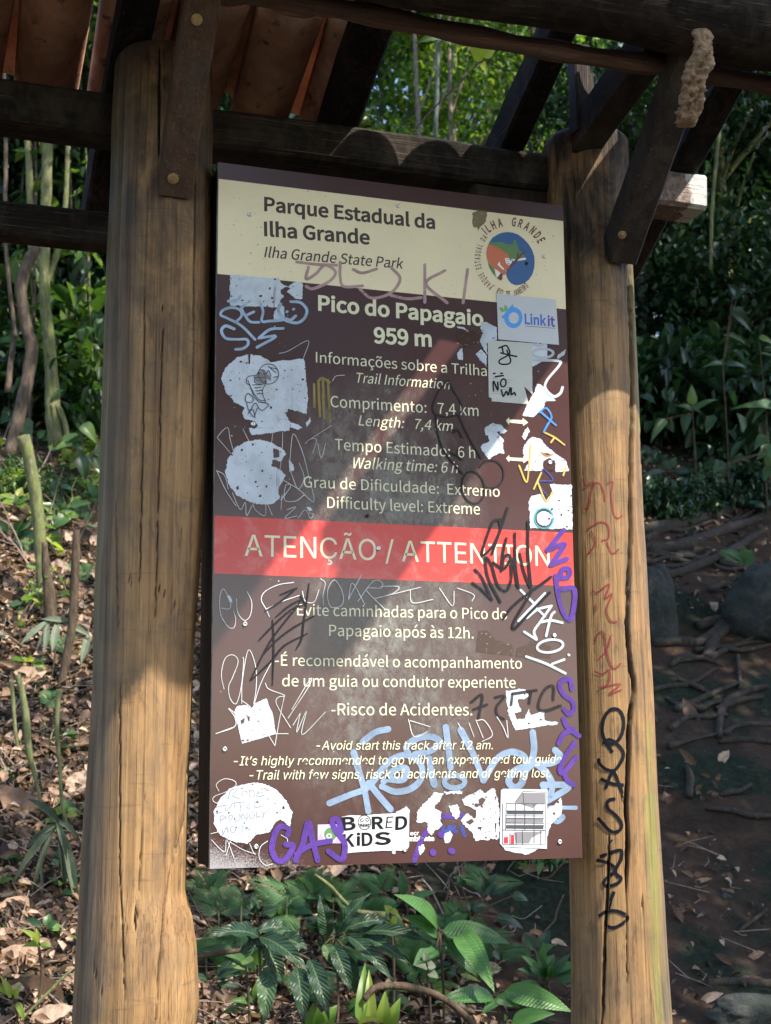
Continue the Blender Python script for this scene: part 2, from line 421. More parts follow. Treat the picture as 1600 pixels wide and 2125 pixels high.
# laths on the rafters carrying the tiles
# front log, pole, arms, king posts
b = MB(); b.tube([(x, -.42 + .01*math.sin(x*2), 1.985 + .006*math.sin(x*3)) for x in np.linspace(-3, 2.6, 50)], [.105 + .006*math.sin(i*.9) for i in range(50)], 20, .05)
part(b, 'front_log', M_beam_x, smooth=True)['label'] = 'thick dark log across the front of the roof'
b = MB(); b.tube([(x, -.29, float(np.interp(x, [0.1, .8, 1.4, 2.2], [1.905, 1.893, 1.893, 1.893])) + .004*math.sin(x*7)) for x in np.linspace(-.35, 2.2, 60)], [.024 + .003*math.sin(i*1.3) for i in range(60)], 12, .12)
part(b, 'pole', M_pole, smooth=True)['label'] = 'thin reddish pole just below the front log'
def brace(x, w, h, p0, p1, mat, label, bolts=()):
    b = MB(); b.box((x, *p0), (x, *p1), w, h, up=(0, -.7, .7), rough=.003, seg=24, seed=x*3)
    o = part(b, 'brace', mat); o['label'] = label
    for (px, py, yy, r) in bolts:
        d2 = Vector((0, p1[0]-p0[0], p1[1]-p0[1])).normalized(); nv = Vector((0, -d2.z, d2.y)); m = MB()
        pc = Vector((x, *p0)) + nv*h/2; rd = Vector(ray(px, py)); p = Vector(CAM) + rd*((pc - Vector(CAM)).dot(nv)/rd.dot(nv))
        for (rr, h0, h1) in ((r*1.5, -.004, .004), (r*.95, .004, .0085), (r*.4, .0085, .0105)):
            m.tube([p + nv*h0, p + nv*h1], rr, 14)
        part(m, 'bolt', M_iron, o)
    return o
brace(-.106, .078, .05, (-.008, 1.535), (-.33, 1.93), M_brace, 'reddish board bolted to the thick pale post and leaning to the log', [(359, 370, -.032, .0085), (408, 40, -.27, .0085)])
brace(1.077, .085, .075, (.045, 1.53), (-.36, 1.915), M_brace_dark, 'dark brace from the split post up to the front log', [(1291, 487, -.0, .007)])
b = MB(); b.box((1.0, .12, 1.845), (1.03, -.38, 2.0), .075, .10, rough=.003, seg=14, seed=4)
part(b, 'arm', M_brace_dark)['label'] = 'dark arm from the split post top forward to the log'
for (x, y, z0, z1, w) in ((.985, .05, 1.86, 2.10, .045), (1.035, .12, 1.85, 2.06, .035)):
    b = MB(); b.box((x, y, z0), (x, y, z1), w, .05, up=(0, 1, 0), rough=.002, seg=8, seed=x)
    part(b, 'king_post', M_brace_dark)
b = MB(); b.box((.74, .2, 1.70), (1.0, .2, 1.755), .05, .09, rough=.003, seg=8); part(b, 'packing_block', M_brace_dark)

# ---- clay tiles: a channel tile (hollow up) and a cover tile (hollow down)
def tile_mesh(name, L, r0, r1, arc, down, jag, seed):
    rnd = random.Random(seed); V = []; F = []
    NL, NA = 12, 14; th = .013
    for layer in (0, 1):
        for i in range(NL+1):
            t = i/NL
            r = r0 + (r1-r0)*t + (th if layer else 0)
            for j in range(NA+1):
                a = -arc + 2*arc*j/NA
                x = r*math.sin(a); z = r*math.cos(a) - r0*.55
                if down: z = -z
                yy = -L/2 + L*t
                if jag and i >= NL-1: yy -= abs(noise.noise((j*.45, seed*1.7, .2)))*jag*(1 if i == NL else .8)
                n_ = .0025*noise.noise((x*18, yy*8, seed))
                V.append((x, yy, z + n_))
    W = NA+1; off = (NL+1)*W
    for i in range(NL):
        for j in range(NA):
            q = (i*W+j, i*W+j+1, (i+1)*W+j+1, (i+1)*W+j)
            F.append(q); F.append(tuple(v+off for v in q[::-1]))
        F.append((i*W, (i+1)*W, (i+1)*W+off, i*W+off)); F.append((i*W+NA, i*W+NA+off, (i+1)*W+NA+off, (i+1)*W+NA))
    for j in range(NA):
        F.append((j, j+off, j+1+off, j+1)); F.append((NL*W+j, NL*W+j+1, NL*W+j+1+off, NL*W+j+off))
    return V, F
PITCH = .19; TL = .46; ROWD = .38
xs_ch = [1.375 - PITCH*k + (-.035 if k >= 1 else 0) for k in range(16)]      # the gap beside the verge column lets a strip of sun through
rest = MB(); tile_roots = []
ang = math.atan(.52)
def tile_ok(x, y, k):
    if x > 1.28: return -1.55 < y < .02
    if x > 1.10: return -1.75 < y < -.2
    if x > .44: return y < -.34
    return True
rt = random.Random(3)
for k, x in enumerate(xs_ch):
    for cover in (0, 1):
        if cover and k in (0,): continue
        xx = x + (PITCH/2 if cover else 0)
        if cover and k == 1: continue
        for i in range(8):
            y = .28 - ROWD*math.cos(ang)*i - (.05 if cover else 0) - (.29 if k == 1 else 0)
            yc_ = y - .0
            if not tile_ok(xx, yc_, k): continue
            if (k, i) in ((9, 0),) and cover: continue
            broken = (i == 0 and (k in (8, 9, 7)))
            # length clipped at the front limits is left to whole tiles
            V, F = tile_mesh('t', TL, .082 if not cover else .078, .07 if not cover else .088, 1.25, not cover, (.26 if k == 9 else .14) if broken else .0, k*13 + i)
            z = ROOF_Z(y) + .115*1.0 + (.072 if not cover else .118) + .012*(1 if i % 2 else 0)
            M = Matrix.Translation((xx + rt.uniform(-.006, .006), y, z)) @ Matrix.Rotation(-ang + rt.uniform(-.02, .02), 4, 'X') @ Matrix.Rotation(rt.uniform(-.02, .02), 4, 'Z')
            V = [M @ Vector(v) for v in V]
            vis = (y > -.35 and xx < .5)
            if vis:
                o = build('roof_tile', [v - SO for v in V], F, M_tile, shelter, True)
            else:
                rest.add(V, F)
o = part(rest, 'roof_tiles', M_tile, smooth=True); o['kind'] = 'stuff'; o['label'] = 'the rest of the overlapping clay roof tiles'

# ---- writing on the split post
def on_post(name, bvh, strokes, wpx, mat, parent, lift=.0012, taper=.0):
    V = []; F = []; A = []; c = Vector(CAM); idx = 0
    for s_, st in enumerate(strokes):
        P = spline(st, 8); n0 = len(V); ok = []
        for i, p in enumerate(P):
            t = P[min(i+1, len(P)-1)] - P[max(i-1, 0)]; t = t/ (np.linalg.norm(t) + 1e-9)
            nn = np.array((-t[1], t[0])) * wpx * (.5 + .12*noise.noise((i*.3, s_, 2)))
            for sgn in (-1, 0, 1):
                q = p + nn*sgn; d = Vector(ray(*q)).normalized(); h = bvh.ray_cast(c, d)
                hp = h[0] if h[0] else at(q[0], q[1], .04)
                V.append(hp - d*(lift + .00006*s_ + .00001*i))
        m = len(P)
        for i in range(m-1):
            for u in (0, 1):
                F.append((n0+i*3+u, n0+i*3+u+1, n0+(i+1)*3+u+1, n0+(i+1)*3+u))
    o = build(name, [v - SO for v in V], F, mat, parent, True); return o
zb = lambda pts: [(1180 + x*.2941, 1500 + y*.2941) for x, y in pts]
zc = lambda pts: [(1180 + x*.2917, 900 + y*.2917) for x, y in pts]
M_black = plain('black_marker_ink', (.006, .007, .011), .5, .15)
M_redink = plain('red_marker_ink', (.25, .02, .025), .5, .4, alpha=.8)
el = lambda cx, cy, rx, ry, rot=0, a0=0, a1=360, n=14: [(cx + rx*math.cos(R_(a))*math.cos(R_(rot)) - ry*math.sin(R_(a))*math.sin(R_(rot)), cy + rx*math.cos(R_(a))*math.sin(R_(rot)) + ry*math.sin(R_(a))*math.cos(R_(rot))) for a in np.linspace(a0, a1, n)]
on_post('black_writing', bvhR, [
    el(1272, 1507, 22, 37, 8, -100, 275),
    zb([(310, 210), (270, 150), (250, 140), (300, 120), (370, 180), (385, 240), (330, 330), (270, 330), (220, 290), (210, 250)]),
    zb([(225, 395), (310, 430), (390, 440)]), zb([(260, 465), (300, 360), (320, 350), (360, 440), (395, 550)]),
    zb([(330, 535), (280, 550), (275, 600), (340, 660), (375, 720), (350, 765), (290, 760), (205, 670)]),
    zb([(298, 832), (306, 838)]),
    zb([(220, 945), (300, 915), (370, 900), (370, 960), (330, 1050), (370, 1100), (330, 1140), (260, 1150), (255, 1110), (330, 1040), (280, 990), (195, 970)]),
    zb([(320, 1190), (290, 1280), (270, 1380), (270, 1430), (320, 1445), (390, 1410), (415, 1370), (350, 1330), (270, 1330), (210, 1365)])], 7.0, M_black, postR)
on_post('red_writing', bvhR, [
    zc([(100, 320), (120, 370), (170, 350), (160, 420), (140, 530), (110, 530)]), zc([(170, 350), (220, 350), (250, 410), (260, 480)]), zc([(275, 355), (315, 345), (305, 430), (320, 560), (350, 600), (385, 580)]),
    zc([(130, 680), (220, 630), (280, 650), (285, 740), (235, 760)]), zc([(160, 690), (190, 780), (135, 860)]), zc([(270, 770), (310, 850), (360, 820)]),
    zc([(165, 1110), (200, 1130), (290, 1070), (260, 1170), (310, 1140), (270, 1250), (300, 1330), (350, 1335)]), zc([(190, 1215), (195, 1265)]),
    zc([(190, 1480), (210, 1420), (250, 1420), (270, 1540), (300, 1640), (330, 1670), (375, 1630)]), zc([(305, 1430), (270, 1540), (215, 1600)]),
    zc([(180, 1690), (240, 1710), (290, 1680), (280, 1780), (215, 1810)]), zc([(240, 1800), (370, 1780), (290, 1850), (380, 1820)])], 3.4, M_redink, postR)
# ================================================================== SIGN
WS, HS = 0.9, 1.63
sign = empty('trail_sign', (0.45, 0.05, 0), 'brown and cream trail information board covered in scribbles and torn stickers, fixed between two posts', 'sign')
GO = Vector((0.45, 0.05, 0))
def spart(name, V, F, mat, parent=None, smooth=False, **k):
    return build(name, [Vector(v) - GO for v in V], F, mat, parent or sign, smooth, **k)
def box_vf(x0, x1, y0, y1, z0, z1):
    V = [(x0, y0, z0), (x1, y0, z0), (x1, y1, z0), (x0, y1, z0), (x0, y0, z1), (x1, y0, z1), (x1, y1, z1), (x0, y1, z1)]
    return V, [(0, 3, 2, 1), (4, 5, 6, 7), (0, 1, 5, 4), (1, 2, 6, 5), (2, 3, 7, 6), (3, 0, 4, 7)]
def board_mat():
    m, t, b, o = nt('brown_sign_enamel'); g = N(t)
    co = g.coord(); sx = g.n('ShaderNodeSeparateXYZ'); g.l(co, sx.inputs[0])
    base = (.066, .0255, .0225)
    big = g.noise(co, 2.2, 4, .6)
    c = g.ramp(big, [(.35, (.048, .021, .020)), (.65, base)])
    # chalky rubbed-off deposit down the middle of the board, patchy and streaked by rain
    x = sx.outputs[0]; z = sx.outputs[2]
    gx = g.math('SUBTRACT', 1.0, g.math('POWER', g.math('ABSOLUTE', g.math('DIVIDE', g.math('ADD', x, .02), .25)), 2.0))
    zt = g.math('SUBTRACT', 1.0, g.math('POWER', g.math('ABSOLUTE', g.math('DIVIDE', g.math('SUBTRACT', z, .60), .55)), 4.0))
    msk = g.math('MULTIPLY', g.math('MAXIMUM', gx, 0), g.math('MAXIMUM', zt, 0))
    n1 = g.noise(g.coord((1, 1, .6)), 7, 7, .72, .5); n2 = g.noise(g.coord((1, 1, .75)), 46, 8, .8, .6)
    d = g.math('MULTIPLY', g.step(n1, .41, .60), g.step(n2, .36, .66))
    d = g.math('MULTIPLY', d, msk)
    c = g.mix(g.math('MULTIPLY', d, .72), c, (.30, .33, .29))
    # white overspray in the lower left corner
    dist = g.math('ADD', g.math('MULTIPLY', g.math('ADD', x, .45), .62), g.math('MULTIPLY', z, 2.2))
    spk = g.noise(co, 260, 3, .8); sp2 = g.noise(co, 9, 4, .6)
    sp = g.step(g.math('ADD', g.math('ADD', g.math('MULTIPLY', dist, -3.8), .46), g.math('ADD', g.math('MULTIPLY', g.math('SUBTRACT', spk, .5), 1.5), g.math('MULTIPLY', g.math('SUBTRACT', sp2, .5), .6))), .0, .35)
    c = g.mix(g.math('MULTIPLY', sp, .75), c, (.38, .37, .38))
    # chips
    ch = g.n('ShaderNodeTexVoronoi'); ch.inputs['Scale'].default_value = 55; g.l(co, ch.inputs['Vector'])
    chn = g.noise(co, 5, 3, .6)
    chip = g.math('MULTIPLY', g.step(ch.outputs['Distance'], .10, .06), g.step(chn, .60, .66))
    c = g.mix(chip, c, (.6, .58, .55))
    g.l(c, b.inputs['Base Color'])
    g.l(g.math('ADD', g.math('MULTIPLY', d, .5), g.math('ADD', .10, g.math('MULTIPLY', big, .16))), b.inputs['Roughness'])
    b.inputs['Specular IOR Level'].default_value = .5
    return m
def face_mat(name, c, specks=(.06, .04, .02), amount=.66, rub=0.0, rough=.2):
    m, t, b, o = nt(name); g = N(t); co = g.coord()
    k = g.ramp(g.noise(co, 3, 5, .6), [(.3, tuple(v*.86 for v in c)), (.7, c)])
    sp = g.noise(co, 120, 3, .6); cl = g.noise(co, 4.5, 4, .6)
    k = g.mix(g.math('MULTIPLY', g.step(sp, amount, amount + .04), g.step(cl, .42, .62)), k, specks)
    if rub:
        n1 = g.noise(co, 9, 7, .75, .5); k = g.mix(g.math('MULTIPLY', g.step(n1, .52, .72), rub), k, (.62, .4, .38))
    g.l(k, b.inputs['Base Color']); b.inputs['Roughness'].default_value = rough; b.inputs['Specular IOR Level'].default_value = .4
    return m
M_board = board_mat()
M_cream = face_mat('cream_sign_enamel', (.84, .73, .48))
M_redband = face_mat('red_sign_enamel', (.55, .046, .038), (.3, .03, .03), .70, .30)
M_text = plain('cream_lettering', (.66, .64, .44), .4)
M_dark = plain('brown_lettering', (.035, .018, .015), .4)
def peel_mat(c):
    m, t, b, o = nt('bare_white_backing'); g = N(t); co = g.coord()
    k = g.ramp(g.noise(co, 7, 6, .7), [(.34, tuple(v*.70 for v in c)), (.55, c), (.75, tuple(min(1, v*1.1) for v in c))])
    k = g.mix(g.math('MULTIPLY', g.step(g.noise(co, 18, 6, .75, .6), .54, .70), .45), k, (.30, .27, .20))
    sc1 = g.noise(g.coord((1, 1, .06)), 130, 2, .5); sc2 = g.noise(g.coord((.07, 1, 1)), 110, 2, .5)
    k = g.mix(g.math('MULTIPLY', g.math('MAXIMUM', g.step(sc1, .70, .74), g.step(sc2, .71, .75)), .6), k, (.10, .07, .065))
    sp = g.noise(co, 120, 3, .6); cl = g.noise(co, 6, 4, .6); k = g.mix(g.math('MULTIPLY', g.step(sp, .66, .70), g.step(cl, .45, .6)), k, (.05, .03, .03))
    g.l(k, b.inputs['Base Color']); b.inputs['Roughness'].default_value = .45; b.inputs['Specular IOR Level'].default_value = .3
    g.bump(g.noise(co, 60, 5, .7), b, .25, .002); return m
M_peel = peel_mat((.52, .575, .64)) #('bare_white_backing', (.41, .47, .55), (.05, .03, .03), .74, 0, .35)
M_edge = plain('pale_panel_edge', (.45, .42, .38), .5, var=.5)
# panel: front face brown, thin pale worn edge
V, F = box_vf(0, WS, 0, .012, 0, HS)
panel = spart('panel', V, F, None, mats=[M_edge, M_board], midx=[0, 0, 1, 0, 0, 0])
fr = MB()
for (x0, x1, z0, z1) in ((.004, .052, .004, HS-.004), (WS-.05, WS-.004, .004, HS-.004), (.054, WS-.052, HS-.05, HS-.006), (.054, WS-.052, .006, .05), (.054, WS-.052, .80, .85)):
    fr.add(*box_vf(x0, x1, .0125, .15, z0, z1))
o = fr.make('frame', M_frame, sign); o.data.transform(Matrix.Translation(-GO)); o['label'] = 'black wooden battens boxed behind the panel'
def zrow(*p): return sum(S(*q)[1] for q in p)/len(p)
zc1 = zrow((453, 369), (1170, 461)); zc0 = zrow((452, 569), (1175.5, 641.5))
zr1 = zrow((447, 1072), (1190, 1104)); zr0 = zrow((446, 1191), (1192, 1216))
def sheet(name, x0, x1, z0, z1, y, mat):
    return spart(name, [(x0, y, z0), (x1, y, z0), (x1, y, z1), (x0, y, z1)], [(0, 1, 2, 3)], mat)
sheet('header_band', .001, WS-.001, zc0, zc1, -.0003, M_cream)['label'] = 'cream band across the top'
sheet('warning_band', .001, WS-.001, zr0, zr1, -.0003, M_redband)['label'] = 'red band across the middle'
# ---- lettering
import os
def bundled_font(n):
    # a typeface that ships inside Blender itself; the built-in one is the fallback
    try: return bpy.data.fonts.load(os.path.join(bpy.utils.resource_path('LOCAL'), 'datafiles', 'fonts', n))
    except Exception: return None
FONT_H = bundled_font('Noto Sans CJK Regular.woff2'); FONT_G = bundled_font('Inter.woff2')
CUR = [FONT_H]
def glyphs(s, bold=0.0, italic=0.0):
    cu = bpy.data.curves.new('txt', 'FONT'); cu.body = s
    if CUR[0]: cu.font = CUR[0]
    cu.size = 1.0; cu.offset = bold; cu.shear = italic; cu.resolution_u = 6
    o = bpy.data.objects.new('txt', cu); col.objects.link(o)
    dg = bpy.context.evaluated_depsgraph_get(); me = bpy.data.meshes.new_from_object(o.evaluated_get(dg))
    V = [tuple(v.co) for v in me.vertices]; F = [tuple(p.vertices) for p in me.polygons]
    bpy.data.objects.remove(o); bpy.data.curves.remove(cu); bpy.data.meshes.remove(me)
    return V, F
def line(name, s, pl, pr, cap, mat=None, bold=0.0, italic=0.0, y=-.0006, parent=None, font=None):
    CUR[0] = font or FONT_H
    CAPV = max(v[1] for v in glyphs('E')[0])
    V, F = glyphs(s, bold, italic)
    a = Vector(S(*pl)); b = Vector(S(*pr)); ca = Vector(S(pl[0], pl[1]-cap)); h = (ca - a).length
    x0 = min(v[0] for v in V); x1 = max(v[0] for v in V); ex = (b - a)/(x1 - x0); ez = Vector((-(b-a).y, (b-a).x)).normalized()*h/CAPV
    W = []
    for v in V:
        q = a + ex*(v[0]-x0) + ez*v[1]; W.append((q.x, y, q.y))
    return spart(name, W, F, mat or M_text, parent)
TXT = [
 ('Parque Estadual da', (548, 437), (903, 475), 27.5, 'd', .012, 0), ('Ilha Grande', (548, 489), (767.6, 507), 28, 'd', .012, 0), ('Ilha Grande State Park', (548, 533.5), (838, 558), 21.5, 'd', .004, .22),
 ('Pico do Papagaio', (660, 643.5), (1003, 676), 30, 't', .012, 0), ('959 m', (776, 711), (896, 719), 31, 't', .012, 0),
 ('Informa\u00e7\u00f5es sobre a Trilha', (655.5, 752), (1010, 780.6), 21.6, 't', .0, 0), ('Trail Information', (740, 794), (934, 808), 20.5, 't', 0, .22),
 ('Comprimento:   7,4 km', (686, 844.5), (993, 863.6), 23, 't', 0, 0), ('Length:   7,4 km', (743.6, 882.7), (940, 895), 21, 't', 0, .22),
 ('Tempo Estimado:  6 h', (695, 933.5), (986, 951), 23, 't', 0, 0), ('Walking time: 6 h', (733.5, 971.6), (951, 982), 22.5, 't', 0, .22),
 ('Grau de Dificuldade:  Extremo', (630, 1011), (1037, 1031), 22.5, 't', 0, 0), ('Difficulty level: Extreme', (679, 1054), (996, 1067.7), 23, 't', 0, 0),
 ('ATEN\u00c7\u00c3O / ATTENTION', (507.5, 1153.5), (1141, 1175), 44.5, 't', .0, 0),
 ('-Evite caminhadas para o Pico do', (604, 1276.5), (1052.5, 1285.5), 23, 't', 0, 0), ('Papagaio ap\u00f3s \u00e0s 12h.', (683, 1319.5), (982.5, 1325), 23, 't', 0, 0),
 ('-\u00c9 recomend\u00e1vel o acompanhamento', (570.5, 1381), (1083, 1387.5), 22.5, 't', 0, 0), ('de um guia ou condutor experiente', (585.5, 1424), (1070, 1427.5), 23, 't', 0, 0),
 ('-Risco de Acidentes.', (687.5, 1484), (980, 1484.5), 24, 't', 0, 0),
 ('-Avoid start this track after 12 am.', (656, 1556), (1022, 1555), 18.5, 't', 0, .2), ('-It\u2019s highly recommended to go with an experienced tour guide.', (484.5, 1588.5), (1169, 1584), 19, 't', 0, .2),
 ('-Trail with few signs, risck of accidents and of getting lost.', (517, 1618), (1142, 1613), 19.5, 't', 0, .2)]
for (s, l, r, cap, k, bold, it) in TXT:
    line('lettering', s, l, r, cap, M_dark if k == 'd' else M_text, bold, it, y=-.0022 if cap < 20 else -.0006, font=FONT_G if (cap > 40 or cap < 20) else FONT_H)
# ---- polygons on the panel, traced shapes of paint, paper and peeled print
def poly(name, loops, y, mat, parent=None, jag=0.0, sub=2.2, seed=0, spx=True):
    V = []; F = []; k = 0
    for pts in loops:
        P = [np.array(p, float) for p in pts]; Q = []
        if jag:
            for i in range(len(P)):
                a, b_ = P[i], P[(i+1) % len(P)]; L = np.linalg.norm(b_-a); m = max(1, int(L/sub))
                for j in range(m):
                    p = a + (b_-a)*j/m; nn = np.array((-(b_-a)[1], (b_-a)[0]))/max(L, 1e-6)
                    e = noise.noise((p[0]*.22, p[1]*.22, seed))*.9 + noise.noise((p[0]*.07, p[1]*.07, seed+3))*1.2 + random.uniform(-.4, .4)
                    Q.append(p + nn*jag*e)
        else: Q = P
        W = [S(*q) for q in Q]
        tri = tessellate_polygon([[Vector((x, z, 0)) for x, z in W]])
        n = len(V); V += [(x, y - .00003*k, z) for x, z in W]
        for t in tri:
            a, b_, c = (Vector(W[i]) for i in t)
            ar = (b_-a).x*(c-a).y - (b_-a).y*(c-a).x
            F.append(tuple(n+i for i in (t if ar > 0 else t[::-1])))
        k += 1
    return spart(name, V, F, mat, parent)
def strokes(name, sts, w, mat, y, parent=None, k=7, taper=False, smooth_=True):
    V = []; F = []
    for s_, st in enumerate(sts):
        P = spline(st, k) if smooth_ else [np.array(p, float) for p in st]; n0 = len(V); m = len(P)
        for i, p in enumerate(P):
            t = P[min(i+1, m-1)] - P[max(i-1, 0)]; t = t/(np.linalg.norm(t)+1e-9)
            ww = w*(.5 + .09*noise.noise((i*.07, s_*3.1, w)))
            if taper: ww *= .35 + .65*math.sin(math.pi*min(1, max(0, (i+.5)/m)))**.5
            nn = np.array((-t[1], t[0]))*ww
            yy = y - .00004*s_ - .0000008*i
            for q in (p - nn, p + nn):
                x, z = S(*q); V.append((x, yy, z))
        # round caps
        for i, sg in ((0, -1), (m-1, 1)):
            p = P[i]; t = P[min(i+1, m-1)] - P[max(i-1, 0)]; t = t/(np.linalg.norm(t)+1e-9); b0 = len(V); hw = w*.5*(.4 if taper else 1)
            nn = np.array((-t[1], t[0]))
            for a in np.linspace(-math.pi/2, math.pi/2, 7):
                q = p + (t*sg*math.cos(a) + nn*math.sin(a))*hw; x, z = S(*q); V.append((x, y - .00004*s_ - .0000008*i, z))
            F.append(tuple(range(b0, b0+7)) if sg < 0 else tuple(range(b0, b0+7)))
        for i in range(m-1): F.append((n0+i*2, n0+i*2+1, n0+i*2+3, n0+i*2+2))
    return spart(name, V, F, mat, parent)
def Z(x0, y0, s): return lambda pts: [(x0 + x*s, y0 + y*s) for x, y in pts]
z3 = Z(440, 340, .4875); z4 = Z(440, 560, .2541); z5 = Z(820, 560, .2541); z6 = Z(430, 1050, .25); z7 = Z(820, 1050, .25)
z8 = Z(420, 1480, .25); z9 = Z(810, 1480, .25625); zk = Z(640, 1480, .3625); zh = Z(540, 1180, .3375); ze = Z(960, 400, .14375)
# ---- park emblem
M_blue = plain('emblem_blue', (.018, .09, .25), .35); M_green = plain('emblem_green', (.085, .20, .055), .35); M_orange = plain('emblem_orange', (.52, .13, .05), .35)
M_bark = plain('emblem_brown', (.12, .03, .022), .35); M_white = plain('print_white', (.74, .73, .68), .4)
emb = poly('emblem', [ze([(640, 568), (720, 575), (800, 605), (880, 665), (950, 740), (1000, 820), (1032, 910), (1040, 1000), (1032, 1090), (1005, 1180), (960, 1250), (900, 1300), (830, 1330), (760, 1335), (700, 1310), (655, 1260), (630, 1200), (625, 1150), (640, 1110), (660, 1060), (500, 800), (380, 725), (430, 650), (510, 600), (570, 578)])], -.0007, M_blue)
emb['label'] = 'round park emblem with a monkey on a branch over a green headland and blue sea'
poly('headland', [ze([(380, 725), (480, 715), (575, 712), (640, 745), (720, 750), (735, 700), (725, 680), (765, 690), (790, 760), (810, 835), (860, 860), (890, 930), (905, 955), (800, 970), (690, 960), (660, 900), (560, 830), (450, 770), (370, 750)]), ze([(360, 1005), (460, 1110), (480, 1220), (430, 1160), (385, 1085)])], -.0010, M_green, emb)
poly('shore', [ze([(690, 962), (800, 958), (900, 938), (918, 955), (905, 970), (800, 985), (740, 990)]), ze([(460, 1100), (550, 1160), (500, 1215), (480, 1210)])], -.0012, M_white, emb)
poly('monkey', [ze([(372, 750), (450, 768), (540, 815), (600, 860), (650, 880), (670, 930), (680, 1000), (690, 1040), (670, 1090), (640, 1118), (610, 1110), (625, 1150), (618, 1180), (590, 1188), (550, 1165), (500, 1120), (440, 1085), (380, 1020), (350, 950), (340, 870), (352, 800)])], -.0014, M_orange, emb)
poly('monkey_face', [ze([(605, 950), (625, 940), (645, 950), (675, 950), (680, 985), (715, 975), (700, 1020), (665, 1045), (630, 1030), (615, 990)]), ze([(500, 1040), (530, 995), (540, 1040), (600, 1105), (580, 1115), (530, 1070)])], -.0016, M_white, emb)
strokes('monkey_eyes', [ze([(626, 968), (632, 968)]), ze([(660, 968), (666, 968)]), ze([(650, 995), (656, 995)]), ze([(645, 1022), (668, 1024)])], 1.6, M_bark, -.0018, emb, k=2)
poly('branch', [ze([(905, 840), (915, 850), (860, 900), (800, 970), (740, 1040), (690, 1090), (660, 1120), (620, 1130), (680, 1070), (730, 1000), (780, 930), (785, 870), (805, 860), (805, 910), (850, 865)]), ze([(545, 1160), (580, 1180), (565, 1220), (575, 1235), (550, 1272), (497, 1235), (530, 1190)])], -.0017, M_bark, emb)
def arc_text(name, s, cpx, rpx, a0, a1, cap, bold, inside=False, y=-.0008):
    # letters along an ellipse, angles in degrees, 0 = right, 90 = up (in the picture)
    V = []; F = []; ws = []; CUR[0] = FONT_H; CAPV = max(v[1] for v in glyphs('E')[0])
    for ch in s:
        g = glyphs(ch, bold) if ch != ' ' else ([], []); w = (max(v[0] for v in g[0]) - min(v[0] for v in g[0])) if g[0] else .22; ws.append((g, w))
    tot = sum(w for _, w in ws) + .12*(len(s)-1); sc = cap/CAPV; u = 0
    for (g, w) in ws:
        f = (u + w/2)/tot; a = R_(a0 + (a1-a0)*f); p = np.array((cpx[0] + rpx[0]*math.cos(a), cpx[1] - rpx[1]*math.sin(a)))
        up = np.array((math.cos(a), -math.sin(a))); 
        if inside: up = -up
        rt_ = np.array((-up[1], up[0]))
        arc = abs(R_(a1-a0))*(rpx[0]+rpx[1])/2/tot
        if g[0]:
            x0 = min(v[0] for v in g[0]); n = len(V)
            for v in g[0]:
                q = p + rt_*((v[0]-x0-w/2)*arc) + up*(v[1]*sc); x, z = S(*q); V.append((x, y, z))
            F += [tuple(i+n for i in f_) for f_ in g[1]]
        u += w + .12
    return spart(name, V, F, M_bark, emb)
ec = (960 + 668*.14375, 400 + 955*.14375)
arc_text('lettering', 'ILHA GRANDE', ec, (475*.14375, 478*.14375), 133, 27, 17, .012)
arc_text('lettering', 'PARQUE ESTADUAL DA', ec, (415*.14375, 455*.14375), 237, 138, 11.5, .010)
arc_text('lettering', 'RIO DE JANEIRO', ec, (420*.14375, 545*.14375), 244, 313, 11.5, .010, inside=True)
strokes('lettering', [ze([(448, 1342), (452, 1343)])], 2.4, M_bark, -.0008, emb, k=2)
